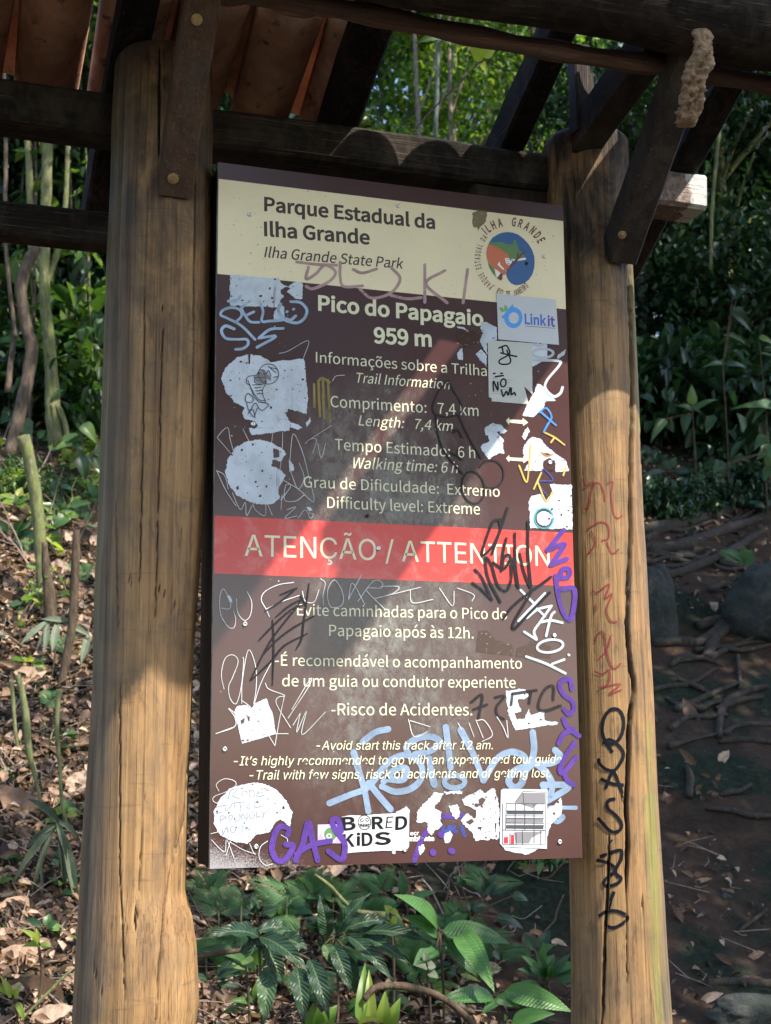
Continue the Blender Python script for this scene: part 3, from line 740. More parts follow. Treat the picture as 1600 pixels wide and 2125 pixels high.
# ---- patches where the print has come off
PE = [
 ('torn white patch at the top left above the looping white tag', [z4([(145, 40), (300, 52), (545, 70), (560, 110), (600, 130), (625, 140), (655, 110), (690, 95), (740, 110), (738, 235), (690, 240), (640, 200), (590, 215), (560, 250), (530, 310), (430, 300), (300, 300), (200, 290), (145, 295)])]),
 ('white patch with the boot drawing', [z4([(300, 690), (390, 700), (480, 750), (750, 725), (770, 880), (780, 1050), (770, 1180), (700, 1150), (625, 1135), (600, 1190), (640, 1250), (635, 1310), (320, 1352), (300, 1295), (370, 1270), (330, 1230), (270, 1220), (245, 1165), (270, 1125), (180, 1080), (110, 1000), (75, 890), (110, 800), (200, 720)]), z4([(640, 1250), (700, 1265), (745, 1290), (700, 1305), (640, 1290)]), z4([(800, 1200), (808, 1240), (770, 1285), (765, 1250)])]),
 ('round white patch with a ragged right side', [z4([(395, 1385), (480, 1410), (555, 1450), (605, 1500), (560, 1560), (490, 1550), (480, 1600), (560, 1640), (600, 1680), (560, 1740), (540, 1800), (560, 1860), (500, 1910), (400, 1920), (300, 1895), (200, 1840), (130, 1750), (108, 1640), (130, 1540), (190, 1450), (280, 1400)]), z4([(620, 1540), (660, 1590), (665, 1640), (640, 1650), (625, 1600)]), z4([(765, 1940), (800, 1930), (820, 1960), (790, 1980)]), z4([(505, 340), (560, 290), (590, 300), (590, 420), (520, 420), (500, 390)])]),
 ('white scraps beside the grey sticker', [z5([(700, 430), (750, 430), (830, 470), (830, 570), (750, 600), (752, 690), (720, 650), (690, 570), (720, 520), (690, 480)]), z5([(655, 690), (700, 650), (745, 700), (748, 800), (700, 745)]), z5([(500, 690), (530, 650), (550, 630), (550, 735), (510, 735)]), z5([(500, 465), (560, 470), (595, 500), (560, 490)])]),
 ('white patch below the grey sticker', [z5([(1140, 1000), (1160, 930), (1230, 960), (1310, 1070), (1230, 1070), (1210, 1130), (1130, 1205), (1040, 1190), (1075, 1100)]), z5([(1116, 600), (1240, 610), (1240, 720), (1130, 790), (1116, 780)]), z5([(1330, 690), (1390, 650), (1385, 690), (1310, 740)])]),
 ('small torn shape between the arrows', [z5([(735, 1350), (730, 1290), (790, 1250), (860, 1270), (915, 1320), (890, 1340), (830, 1330), (890, 1390), (880, 1440), (890, 1500), (840, 1500), (800, 1520), (770, 1555), (740, 1520), (695, 1450), (720, 1420), (770, 1400), (760, 1350)])]),
 ('white patch around the upright screw', [z5([(1120, 1360), (1180, 1380), (1240, 1440), (1300, 1500), (1400, 1560), (1415, 1640), (1310, 1650), (1300, 1560), (1220, 1560), (1200, 1640), (1050, 1640), (1090, 1580), (1040, 1500), (1050, 1430)]), z5([(1030, 1360), (1080, 1280), (1100, 1320), (1060, 1390)])]),
 ('white patch above the red band', [z5([(1260, 1750), (1440, 1760), (1448, 2120), (1100, 2110), (1090, 1900), (1110, 1850), (1180, 1830), (1230, 1890), (1285, 1810)])]),
 ('square white patch low on the left', [z6([(245, 1665), (330, 1650), (370, 1690), (390, 1640), (490, 1600), (510, 1650), (540, 1720), (570, 1890), (290, 1975), (225, 1710)]), z6([(165, 740), (190, 750), (210, 800), (185, 800)])]),
 ('torn white shape low on the right', [z7([(915, 1535), (1080, 1520), (1110, 1580), (1060, 1600), (1010, 1610), (1050, 1700), (990, 1720), (1010, 1770), (1070, 1760), (1110, 1680), (1120, 1740), (1180, 1720), (1230, 1700), (1240, 1780), (1350, 1795), (1340, 1815), (1000, 1860), (940, 1740)])]),
 ('large round white patch with faded names', [z8([(430, 575), (520, 590), (620, 640), (690, 720), (745, 820), (725, 940), (650, 880), (610, 900), (560, 985), (450, 1010), (370, 1085), (280, 1070), (150, 1020), (100, 920), (95, 820), (150, 700), (230, 630), (340, 590)])]),
 ('lacy white patch left of the house sticker', [z9([(650, 650), (720, 620), (760, 640), (830, 610), (870, 690), (875, 780), (880, 1015), (690, 1030), (660, 960), (610, 930), (570, 870), (620, 820), (680, 850), (690, 790), (600, 740), (580, 700)]), z9([(205, 800), (270, 740), (300, 700), (360, 640), (430, 650), (410, 720), (350, 760), (410, 800), (400, 870), (420, 900), (330, 990), (300, 940), (300, 890), (220, 880), (220, 830)]), z9([(430, 640), (585, 630), (580, 655), (450, 660)]), z9([(440, 1060), (435, 1000), (480, 950), (500, 1000), (480, 1050)]), z9([(470, 750), (540, 740), (560, 800), (540, 860), (500, 820)])]),
 ('white remains around the house sticker', [z9([(885, 1050), (1265, 1080), (1190, 1105), (1100, 1145), (1020, 1130), (930, 1110)]), z9([(1265, 780), (1330, 745), (1380, 680), (1390, 760), (1380, 820), (1300, 900), (1268, 1000)])]),
 ('white scraps around the lettered sticker', [z9([(40, 800), (130, 755), (160, 790), (150, 830), (60, 820)]), z9([(225, 1080), (270, 1060), (280, 1100), (240, 1150)]), z8([(1570, 1150), (1600, 1140), (1600, 1165), (1575, 1170)])]),
]
patches = []
holes_rnd = random.Random(5)
for i, (lab, loops) in enumerate(PE):
    lacy = 'lacy' in lab
    o = poly('peeled_patch', loops, -.0010 - .00002*i, M_peel, None, 2.6 if lacy else (1.5 if 'square' not in lab else .9), 2.0, i*3.3); o['label'] = lab; patches.append(o)
    # brown flecks of print left standing inside it
    fl = []
    big = max(loops, key=len); xs_ = [p[0] for p in big]; ys_ = [p[1] for p in big]
    area = (max(xs_)-min(xs_))*(max(ys_)-min(ys_))
    def inside(p):
        c = False; j = len(big)-1
        for q in range(len(big)):
            if (big[q][1] > p[1]) != (big[j][1] > p[1]) and p[0] < (big[j][0]-big[q][0])*(p[1]-big[q][1])/(big[j][1]-big[q][1]) + big[q][0]: c = not c
            j = q
        return c
    for _ in range(int(area/(420 if not lacy else 160))):
        p = (holes_rnd.uniform(min(xs_), max(xs_)), holes_rnd.uniform(min(ys_), max(ys_)))
        if not inside(p): continue
        r = holes_rnd.choice((.9, 1.2, 1.6, 2.6)) * (2.0 if lacy and holes_rnd.random() < .3 else 1); ra = holes_rnd.uniform(.4, 1.2)
        fl.append([(p[0] + r*math.cos(a)*holes_rnd.uniform(.6, 1.3), p[1] + ra*r*math.sin(a)*holes_rnd.uniform(.6, 1.3)) for a in [t*math.pi/4 for t in range(8)]])
    if fl: poly('print_fleck', fl, -.0014, M_board, o)
big_holes = {0: [z4([(560, 165), (600, 140), (640, 150), (610, 180), (640, 200), (590, 215), (562, 195)]), z4([(380, 210), (410, 205), (405, 225), (385, 222)])],
 1: [z4([(320, 1240), (345, 1235), (370, 1275), (345, 1300), (310, 1290)]), z4([(295, 690), (312, 690), (308, 770), (298, 770)])],
 2: [z4([(500, 1460), (545, 1470), (550, 1530), (500, 1540)]), z4([(190, 1780), (215, 1760), (220, 1790), (205, 1800)])],
 6: [z5([(1210, 1560), (1260, 1535), (1310, 1580), (1300, 1640), (1240, 1640), (1205, 1610)]), z5([(1190, 1495), (1260, 1500), (1270, 1520), (1215, 1515)])],
 7: [z5(el(1215, 2030, 82, 84, 0, 0, 330)) + z5(el(1215, 2030, 62, 62, 0, 330, 0))],
 8: [z6([(275, 1780), (310, 1760), (305, 1800), (280, 1810)]), z6([(330, 1740), (355, 1750), (350, 1790), (335, 1780)])],
 9: [z7([(1020, 1600), (1060, 1605), (1100, 1650), (1060, 1700), (1030, 1660)])],
 11: [z9([(710, 700), (740, 680), (770, 700), (740, 750), (715, 750)]), z9([(610, 880), (660, 850), (680, 880), (640, 905)]), z9([(845, 890), (858, 890), (856, 975), (848, 960)])]}
for i, hs in big_holes.items(): poly('print_scrap', hs, -.0016, M_board, patches[i], .7, 2.0, i)
# ---- stickers
M_paper = face_mat('sticker_white', (.56, .58, .60), (.5, .5, .5), .8, 0, .18); M_greypaper = face_mat('sticker_grey', (.50, .51, .47), (.35, .33, .25), .66, 0, .35)
M_ink = plain('sticker_black', (.008, .008, .010), .5, .15); M_lilac = plain('sticker_lilac', (.42, .28, .62), .4); M_midgrey = plain('sticker_midgrey', (.065, .065, .075), .5, .2); M_lightgrey = plain('sticker_lightgrey', (.20, .19, .20), .5, .2)
M_lb = plain('logo_blue', (.02, .12, .48), .35); M_lb2 = plain('logo_sky_blue', (.05, .28, .66), .35); M_lg = plain('logo_leaf_green', (.13, .34, .08), .35); M_lp = plain('logo_violet', (.05, .05, .35), .35)
g1 = poly('sticker', [z5([(755, 575), (1115, 600), (1120, 1020), (1052, 955), (1090, 1100), (785, 1075), (784, 1048), (762, 1040)])], -.0019, M_greypaper, jag=.3); g1['label'] = 'grey worn sticker with black handwriting'
strokes('handwriting', [z5([(845, 640), (900, 620), (920, 640), (930, 690), (850, 740), (860, 770), (920, 770), (940, 740), (910, 660)]), z5([(860, 680), (900, 690), (990, 710)]), z5([(870, 630), (880, 680)]), z5([(800, 850), (812, 846)]), z5([(860, 848), (872, 846)]), z5([(815, 875), (880, 865)]),
   z5([(800, 990), (800, 910), (835, 985), (835, 920)]), z5(el(880, 925, 22, 32, 10)), z5([(865, 985), (880, 1035), (905, 995), (920, 1025), (935, 965)]), z5([(945, 970), (945, 1020), (970, 1005), (980, 1025)])], 3.4, M_ink, -.0022, g1)
strokes('small_print', [z5([(785, 890 + 20*i), (960 - 20*(i % 3), 905 + 20*i)]) for i in range(7)], .7, M_lightgrey, -.0020, g1, k=2)
l1 = poly('sticker', [z5([(825, 195), (1310, 245), (1335, 615), (840, 570)])], -.0025, M_paper); l1['label'] = 'white sticker with a blue ring logo and blue lettering'
poly('logo', [z5(el(962, 393, 75, 86, 0, 0, 360, 40)) + z5(el(966, 395, 42, 46, 0, 360, 0, 40)), z5([(910, 330), (958, 282), (968, 325), (940, 330)]), z5([(860, 385), (895, 362), (905, 395), (880, 402)])], -.0027, M_lb2, l1)
poly('logo_leaf', [z5([(885, 345), (890, 285), (915, 305), (912, 330)]), z5([(840, 312), (875, 308), (890, 345), (865, 345)])], -.00275, M_lg, l1)
line('lettering', 'Link', (820+1055*.2541, 560+442*.2541), (820+1232*.2541, 560+458*.2541), 20, M_lb, .012, 0, -.0027, l1)
line('lettering', 'it', (820+1243*.2541, 560+459*.2541), (820+1303*.2541, 560+465*.2541), 20, M_lp, .012, 0, -.0027, l1)
strokes('small_print', [z5([(1060, 461), (1305, 480)])], 1.0, M_midgrey, -.0027, l1, k=2)
b1 = poly('sticker', [z8([(1150, 862), (1230, 845), (1320, 850), (1420, 840), (1500, 835)]) + [(847, 1686), (849, 1690), (848, 1757), (842, 1765)] + z8([(1500, 1140), (1200, 1160), (1170, 1100), (1150, 1000)])], -.0019, M_paper, jag=.5); b1['label'] = 'white sticker with heavy black mixed lettering and a stitched face'
line('lettering', 'B', (709, 1723), (738, 1721), 26, M_ink, .014, 0, -.0021, b1)
line('lettering', 'R', (771, 1720), (796, 1719), 24, M_ink, .014, 0, -.0021, b1)
line('lettering', 'E', (799, 1719), (817, 1718), 24, M_ink, .0, 0.15, -.0021, b1)
line('lettering', 'D', (819, 1722), (846, 1719), 26, M_ink, .012, 0.1, -.0021, b1)
line('lettering', 'K', (711, 1757), (736, 1756), 25, M_ink, .012, 0, -.0021, b1)
line('lettering', 'i', (739, 1754), (747, 1754), 24, M_ink, .012, 0, -.0021, b1)
line('lettering', 'D', (750, 1755), (773, 1754), 26, M_ink, .012, 0, -.0021, b1)
line('lettering', 'S', (776, 1753), (811, 1751), 24, M_ink, .014, 0, -.0021, b1)
strokes('stitched_face', [z8(el(1343, 907, 52, 60)), z8(el(1322, 888, 12, 12, 0, 0, 300)), z8(el(1366, 885, 12, 12, 0, 0, 300)), z8([(1302, 925), (1340, 935), (1385, 922)])] + [z8([(1308+13*i, 918), (1310+13*i, 942)]) for i in range(6)], 1.7, M_ink, -.0021, b1, k=5)
p1 = poly('sticker', [z8([(955, 925), (1150, 920), (1155, 1080), (955, 1080)])], -.0017, M_lilac); p1['label'] = 'small lilac square sticker with a round badge'
poly('badge', [z8(el(1060, 1005, 52, 55))], -.0019, M_green, p1); poly('corner', [z8([(957, 927), (1050, 925), (957, 1020)])], -.0018, M_paper, p1); strokes('badge_ring', [z8(el(1060, 1005, 62, 64))], 3, M_paper, -.0020, p1); strokes('badge_mark', [z8(el(1050, 1020, 18, 16))], 3, M_paper, -.0021, p1)
h1 = poly('sticker', [z9([(892, 625), (910, 612), (1268, 618), (1265, 1098), (908, 1080), (884, 1055)])], -.0025, M_paper); h1['label'] = 'white sticker with a drawing of a three storey house'
poly('shading', [z9([(1060, 645), (1250, 645), (1250, 735), (1190, 735), (1150, 770), (1060, 740), (1005, 722)]), z9([(935, 850), (1235, 850), (1235, 885), (935, 885)]), z9([(1000, 960), (1235, 960), (1140, 1010), (1120, 1055), (1010, 1055)])], -.0026, M_lightgrey, h1)
poly('shading', [z9([(940, 790), (1235, 790), (1235, 820), (940, 820)]), z9([(935, 905), (1240, 905), (1235, 940), (935, 935)])], -.00265, M_midgrey, h1)
poly('red_wall', [z9([(915, 1005), (950, 1000), (950, 1055), (915, 1055)]), z9([(972, 985), (1000, 985), (1000, 1060), (972, 1060)])], -.00265, plain('sticker_red', (.4, .02, .03), .5), h1)
strokes('outline', [z9(q) for q in ([(1005, 722), (1072, 632), (1258, 640), (1250, 1065), (905, 1062)], [(1072, 645), (1075, 725)], [(935, 730), (1245, 735)], [(930, 830), (1240, 832)], [(935, 730), (930, 940)], [(905, 735), (905, 1062)], [(910, 945), (1250, 950)], [(1010, 735), (1005, 940)], [(1085, 735), (1085, 940)], [(1160, 735), (1160, 940)], [(1065, 955), (1068, 1062)], [(1160, 955), (1160, 1050)], [(1215, 950), (1215, 1062)], [(940, 790), (1240, 792)], [(935, 850), (1240, 852)], [(935, 888), (1240, 890)], [(965, 1060), (965, 975), (1015, 975), (1015, 1060)])], 1.5, M_midgrey, -.0028, h1, smooth_=False)
# ---- scribbles
def ink(name, c, a=1.0, r=.5): return plain(name, c, r, .2, alpha=a)
K_skyblue = ink('pale_blue_paint', (.36, .47, .62), .96); K_blue2 = ink('pale_blue_thin_paint', (.22, .30, .42), .92); K_purple = ink('purple_marker', (.085, .038, .235), .97); K_pink = ink('faded_pink_marker', (.50, .32, .32), .75)
K_grey = ink('faded_grey_marker', (.25, .24, .25), .7); K_chalk = ink('pale_scratch', (.62, .64, .64), .95, .7); K_white = ink('white_paint_pen', (.42, .45, .48), 1); K_black = ink('black_felt_pen', (.012, .011, .014), .97); K_soft = ink('soft_black_felt_pen', (.02, .018, .02), .8)
K_yel = ink('yellow_paint_pen', (.55, .42, .10), .9); K_teal = ink('teal_paint_pen', (.05, .35, .42), .9); K_bl = ink('blue_paint_pen', (.06, .22, .55), .9); K_glue = ink('yellow_glue', (.30, .24, .08), .8, .7); K_orange = ink('orange_paint_pen', (.55, .22, .05), .9); K_dblue = ink('dark_blue_print', (.05, .07, .28), .8)
def sc(label, sts, w, mat, y, **k):
    o = strokes('scribble', sts, w, mat, y, **k); o['label'] = label; return o
sc('looping pale blue tag at the upper left', [z4(q) for q in ([(350, 570), (240, 460), (130, 400), (70, 370), (90, 330), (160, 310), (225, 330), (238, 380), (190, 430)], [(235, 310), (265, 370), (310, 425), (380, 430)], [(275, 375), (340, 345)], [(240, 310), (310, 255)], [(390, 265), (415, 340), (405, 420), (470, 420), (560, 415)],
   [(640, 262), (720, 270), (772, 330), (750, 400), (690, 435), (610, 420), (575, 390), (540, 330), (560, 280)], [(605, 400), (640, 412), (682, 378)], [(608, 345), (612, 343)], [(662, 325), (666, 323)], [(180, 485), (110, 460), (75, 500), (110, 560), (200, 570), (280, 570), (292, 610), (250, 645), (190, 652)], [(580, 480), (470, 490), (380, 560)], [(380, 560), (520, 545), (365, 635)], [(130, 258), (200, 250), (230, 215)])], 5.6, K_skyblue, -.0020)
sc('big pale blue brush tag across the bottom lines', [zk(q) for q in ([(258, 225), (290, 340), (320, 440), (342, 560)], [(120, 515), (230, 470), (330, 430), (400, 350), (470, 270), (560, 240), (640, 290), (645, 370), (590, 430), (500, 450), (420, 420)], [(345, 400), (400, 470), (470, 550)], [(430, 390), (500, 320), (560, 320), (540, 380), (440, 375)],
   [(570, 230), (560, 190), (620, 145), (700, 135), (750, 165), (700, 215), (610, 235)], [(785, 80), (798, 180), (812, 310)], [(690, 260), (700, 330), (720, 410)], [(870, 95), (940, 230), (1000, 385)], [(1000, 385), (1080, 260), (1160, 222), (1230, 245), (1250, 290)], [(1282, 110), (1290, 200), (1275, 290)],
   [(1275, 290), (1180, 330), (1145, 390), (1180, 425), (1220, 400), (1235, 340), (1290, 290), (1350, 330), (1395, 410), (1370, 480), (1340, 410)], [(1340, 410), (1490, 418), (1370, 500)], [(1300, 290), (1390, 285), (1440, 250), (1410, 212)], [(310, 165), (380, 110), (455, 92)])], 13.5, K_blue2, -.0012, k=8)
sc('pale blue ring of the brush tag', [zk(el(835, 392, 58, 36))], 11, K_blue2, -.0017)
sc('pale blue dab beside the house sticker', [z9([(1290, 765), (1390, 765), (1500, 766)]), z9([(1300, 850), (1350, 880), (1400, 840), (1350, 830)])], 9, K_blue2, -.0009)
sc('purple marker letters along the bottom edge', [z8(q) for q in ([(705, 1010), (715, 960), (650, 940), (600, 1000), (575, 1130), (620, 1220), (690, 1210), (750, 1100), (690, 1090)], [(770, 1220), (830, 1080), (878, 910), (910, 1050), (955, 1220)], [(780, 1170), (900, 1095), (1060, 1060)], [(1150, 980), (1125, 885), (1075, 890), (1100, 970), (1170, 1060), (1180, 1140), (1150, 1215), (1045, 1145)])], 11.5, K_purple, -.0023, k=9)
sc('purple marker letters down the right edge', [z7(q) for q in ([(1395, 200), (1260, 370)], [(1260, 370), (1380, 320), (1395, 340), (1290, 490)], [(1290, 490), (1420, 440)], [(1370, 570), (1390, 525), (1440, 530), (1430, 590), (1330, 600)], [(1330, 580), (1350, 740), (1390, 880), (1450, 945), (1480, 840), (1480, 690), (1370, 690)],
   [(1465, 1520), (1450, 1450), (1400, 1440), (1362, 1490), (1400, 1570), (1465, 1620), (1480, 1690), (1440, 1730), (1400, 1690)])] + [z9(q) for q in ([(1400, 50), (1430, 110), (1525, 185)], [(1480, 130), (1400, 170), (1360, 245)], [(1490, 240), (1420, 340), (1370, 450), (1400, 480), (1500, 360)], [(1400, 470), (1425, 540), (1485, 582)])], 10, K_purple, -.0024, k=8)
sc('purple blots between the lower stickers', [z9(q) for q in ([(405, 980), (412, 985)], [(340, 1122), (346, 1130)], [(490, 1112), (500, 1118)])], 13, K_purple, -.0019)
sc('purple strokes behind the lacy patch', [z9(q) for q in ([(195, 1190), (250, 1030), (330, 900)], [(350, 815), (450, 835), (580, 830)])], 11, K_purple, -.0008)
sc('dark blue print remains', [z9(q) for q in ([(425, 920), (420, 990)], [(475, 920), (530, 960)], [(575, 920), (600, 990)], [(450, 960), (520, 920)])], 8, K_dblue, -.0007)
sc('faded pink marker tag over the header edge', [z3(q) for q in ([(360, 418), (440, 428), (530, 432)], [(410, 440), (400, 490), (440, 470), (480, 432), (525, 460), (500, 500), (430, 532), (400, 522)], [(545, 420), (545, 480), (560, 522), (640, 520)], [(600, 450), (640, 465), (700, 448)], [(630, 535), (680, 572), (760, 550), (800, 490), (760, 440)], [(760, 560), (830, 575), (890, 570)], [(905, 430), (905, 590)], [(990, 455), (910, 510), (1000, 592)], [(1087, 450), (1068, 592)])], 6.2, K_pink, -.0010)
sc('thin black scrawl over the trail lengths', [z5(q) for q in ([(420, 910), (350, 1000), (305, 1120), (330, 1180), (430, 1200), (540, 1160), (530, 1080), (470, 980), (430, 905)], [(330, 1190), (340, 1320), (400, 1490), (545, 1665)], [(515, 1190), (600, 1370), (695, 1540)], [(460, 1310), (510, 1312), (545, 1372)], [(480, 1335), (500, 1300)], [(450, 1495), (500, 1520), (540, 1555)], [(500, 1520), (510, 1470)])] + [z5(el(635, 1778, 92, 132, -10)), z5(el(780, 1668, 105, 115, 0, 210, 480))], 3.4, K_black, -.0021)
sc('black zigzag scribble at the lower left', [z6(q) for q in ([(845, 640), (820, 820), (795, 1000), (780, 1110), (735, 1195)], [(540, 945), (550, 1150), (540, 1490)], [(470, 1230), (560, 1130), (700, 1020), (890, 910)], [(355, 1450), (480, 1200), (560, 1070), (740, 840), (790, 760)], [(360, 1450), (520, 1300), (640, 1160), (830, 1060)], [(425, 1120), (560, 980), (700, 860), (800, 820)], [(565, 925), (680, 830), (800, 765)], [(475, 875), (600, 800), (745, 680)], [(600, 740), (745, 680)], [(770, 740), (820, 830)])], 4.2, K_black, -.0022, taper=True)
sc('black brush tag over the red band', [z7(q) for q in ([(930, 20), (880, 170), (800, 400)], [(870, 110), (800, 150), (715, 405), (800, 340), (870, 200), (865, 120)], [(660, 530), (720, 600), (800, 780)], [(640, 640), (720, 700), (795, 775)], [(740, 430), (770, 600), (870, 800)], [(760, 430), (800, 500), (850, 660), (920, 705), (960, 600), (950, 420), (900, 430), (880, 540)], [(920, 270), (890, 400), (880, 540)], [(810, 470), (900, 520), (970, 440), (1010, 660)], [(990, 230), (995, 480), (1020, 680)], [(1100, 130), (1100, 400), (1125, 680)], [(1030, 400), (1070, 560), (1120, 680)], [(895, 935), (1000, 810), (1290, 590)], [(1280, 720), (1100, 900), (990, 1020), (985, 960), (1120, 730)])], 5.4, K_black, -.0026)
sc('soft black letters beside the torn shape', [z7(q) for q in ([(630, 1630), (720, 1570), (690, 1760)], [(650, 1690), (760, 1650)], [(830, 1590), (905, 1580), (840, 1670), (850, 1740), (900, 1770)], [(970, 1560), (1170, 1530)], [(1125, 1550), (1110, 1640)], [(970, 1560), (960, 1650)], [(1310, 1610), (1310, 1500), (1250, 1515), (1200, 1600), (1190, 1680), (1250, 1700), (1370, 1660)])], 6, K_soft, -.0020)
sc('white paint pen letters on the lower right', [z7(q) for q in ([(1040, 700), (1170, 830)], [(1240, 725), (1130, 840), (1020, 955)], [(1090, 930), (1180, 860), (1295, 830)], [(1170, 850), (1240, 915)], [(1295, 830), (1195, 970)], [(1250, 1080), (1290, 920), (1320, 880)], [(1210, 965), (1290, 950), (1385, 970)], [(1068, 1045), (1170, 1110)], [(1170, 1105), (1150, 1040), (1200, 965)], el(1283, 1163, 108, 52, -8), [(1085, 1250), (1250, 1310), (1410, 1390)], [(1300, 1312), (1400, 1275)], [(1436, 1235), (1440, 1238)])], 5.2, K_white, -.0021)
sc('grey white loops below the logo sticker', [z5(el(1205, 682, 84, 36, 0)), z5([(1130, 740), (1330, 745), (1335, 785), (1240, 900), (1225, 970), (1290, 1035), (1345, 1010), (1365, 960)]), z5([(1130, 610), (1180, 620), (1225, 605)])], 5.4, K_white, -.0018)
sc('blue painted squiggle', [z5([(1175, 1165), (1230, 1130), (1275, 1200), (1240, 1270), (1210, 1325)]), z5([(1190, 1165), (1310, 1270)])], 4, K_bl, -.0021)
sc('yellow painted strokes', [z5(q) for q in ([(1210, 1325), (1300, 1370), (1380, 1430)], [(1270, 1410), (1300, 1370)], [(1010, 1600), (1070, 1735), (1090, 1600), (1105, 1430)], [(1160, 1730), (1230, 1890), (1282, 1815)], [(1130, 1790), (1190, 1660)], [(1370, 1680), (1392, 1610)])], 3.6, K_yel, -.0020)
sc('orange painted stroke', [z5([(1195, 1495), (1235, 1520), (1275, 1512)])], 3.6, K_orange, -.0020)
sc('blue violet painted zigzag', [z5([(1190, 1660), (1215, 1630), (1285, 1720), (1160, 1732), (1235, 1840)])], 3.2, K_dblue, -.00205)
sc('teal painted ring', [z5(el(1212, 2030, 76, 82, 0, 0, 340))], 3.4, K_teal, -.0021)
sc('yellow glue drips', [z4(q) for q in ([(868, 910), (872, 1050), (880, 1195)], [(905, 885), (908, 1050), (915, 1215)], [(945, 900), (955, 1080), (962, 1240)], [(832, 935), (835, 1120)], [(870, 905), (900, 885), (960, 920)])], 5.2, K_glue, -.0011)
sc('thin scratched letters low on the left', [z6(q) for q in ([(165, 740), (130, 688), (103, 760), (110, 900), (170, 1000), (220, 1010), (235, 940), (215, 870)], [(110, 848), (185, 852), (190, 780)], [(242, 772), (250, 880), (305, 950), (355, 910), (368, 800), (330, 712)], [(138, 1520), (116, 1400), (145, 1270), (210, 1236), (255, 1290), (210, 1420), (176, 1500), (190, 1600), (240, 1640), (280, 1500), (300, 1300), (296, 1255)], [(285, 1640), (290, 1450), (340, 1195), (400, 1330), (405, 1500), (385, 1640)], [(375, 1690), (440, 1480), (530, 1300)], [(70, 1890), (225, 1832), (225, 1750), (175, 1680), (230, 1722)], [(560, 1990), (600, 1760), (640, 1570)], [(480, 1470), (510, 1520), (640, 1572), (585, 1590), (575, 1650), (690, 1840)], [(700, 1690), (850, 1440), (840, 1500), (670, 1760)], [(710, 1820), (770, 1720)], [(770, 1720), (740, 1880), (822, 1700), (785, 1900), (980, 1710)], [(570, 1890), (670, 1890)], [(280, 1610), (380, 1700), (560, 1990)])], 1.25, K_chalk, -.0020, k=5)
sc('thin scratched loops around the ragged round patch', [z4(q) for q in ([(40, 1370), (90, 1310), (130, 1295), (150, 1400), (200, 1530), (300, 1600), (325, 1560)], [(40, 1370), (100, 1440), (150, 1500)], [(250, 1300), (300, 1400)], [(500, 1290), (480, 1450)], [(575, 1330), (570, 1480), (545, 1700)], [(630, 1650), (640, 1480), (665, 1340), (740, 1500), (790, 1700), (830, 1895), (700, 1790), (530, 1690)], [(640, 1650), (700, 1790), (750, 1700), (710, 1580)], [(35, 1640), (100, 1680), (130, 1790)], [(35, 1640), (110, 1800), (195, 1930)], [(165, 1820), (180, 1860), (230, 1960), (270, 1900), (280, 2010), (330, 1920), (350, 1960), (430, 2010), (440, 1900), (490, 2005)], [(570, 1840), (560, 1960)], [(610, 1960), (680, 1940), (590, 2030), (690, 2010)], [(700, 2030), (760, 1960), (800, 2030), (825, 2000), (790, 1985)], [(560, 1880), (640, 1770), (600, 1760), (590, 1880), (680, 1890), (750, 1840)], [(545, 685), (620, 665), (785, 580), (745, 720)], [(760, 1420), (800, 1385), (850, 1390), (820, 1500)], [(800, 1385), (970, 1275)], [(860, 1420), (890, 1540), (925, 1420)], [(980, 910), (1010, 870), (1080, 862)])], 1.15, K_chalk, -.0020, k=5)
sc('chalky scratched letters under the red band', [zh(q) for q in ([(205, 85), (110, 100), (30, 140), (5, 190), (35, 250), (55, 295)], [(240, 165), (140, 200), (35, 250)], [(258, 140), (275, 200), (330, 205), (360, 130)], [(370, 62), (398, 90), (385, 160), (385, 225)], [(455, 70), (412, 140), (430, 235), (500, 225), (505, 150), (455, 70)], [(540, 190), (565, 90), (640, 220)], [(540, 190), (620, 40)], [(600, 200), (690, 80), (745, 85), (740, 120), (650, 130), (770, 255)], [(740, 110), (850, 112), (810, 155), (700, 185), (985, 115)], [(920, 130), (935, 210), (1060, 190)], [(1100, 120), (1180, 230), (1190, 140)], [(1210, 120), (1310, 160), (1300, 200)])], 1.5, K_chalk, -.0020, k=5)
sc('chalky scratches below the accident line', [z9(q) for q in ([(145, 50), (190, 190), (300, 150)], [(160, 60), (320, 110)], [(545, 80), (575, 130)], [(635, 80), (675, 190)], [(690, 55), (750, 200)], [(700, 60), (760, 60), (825, 175), (740, 230)], [(860, 30), (910, 110), (950, 200), (940, 60)])], 1.5, K_chalk, -.0020, k=4)
sc('thin loops around the large round patch', [z8(q) for q in ([(135, 645), (115, 590), (180, 545), (260, 560), (275, 600), (200, 650), (100, 690), (90, 730), (150, 760)], [(70, 1000), (150, 980)], [(75, 1050), (120, 1100), (185, 1150), (200, 1050), (260, 1200)], [(230, 1070), (330, 1130), (440, 1170)], [(195, 1180), (230, 1060)], [(390, 1080), (420, 1150), (440, 1170)], [(540, 1060), (480, 1110), (470, 1200), (520, 1260), (580, 1250)], [(650, 1010), (700, 1040), (705, 1070)], [(110, 170), (260, 115)])], 1.2, K_chalk, -.0020, k=5)
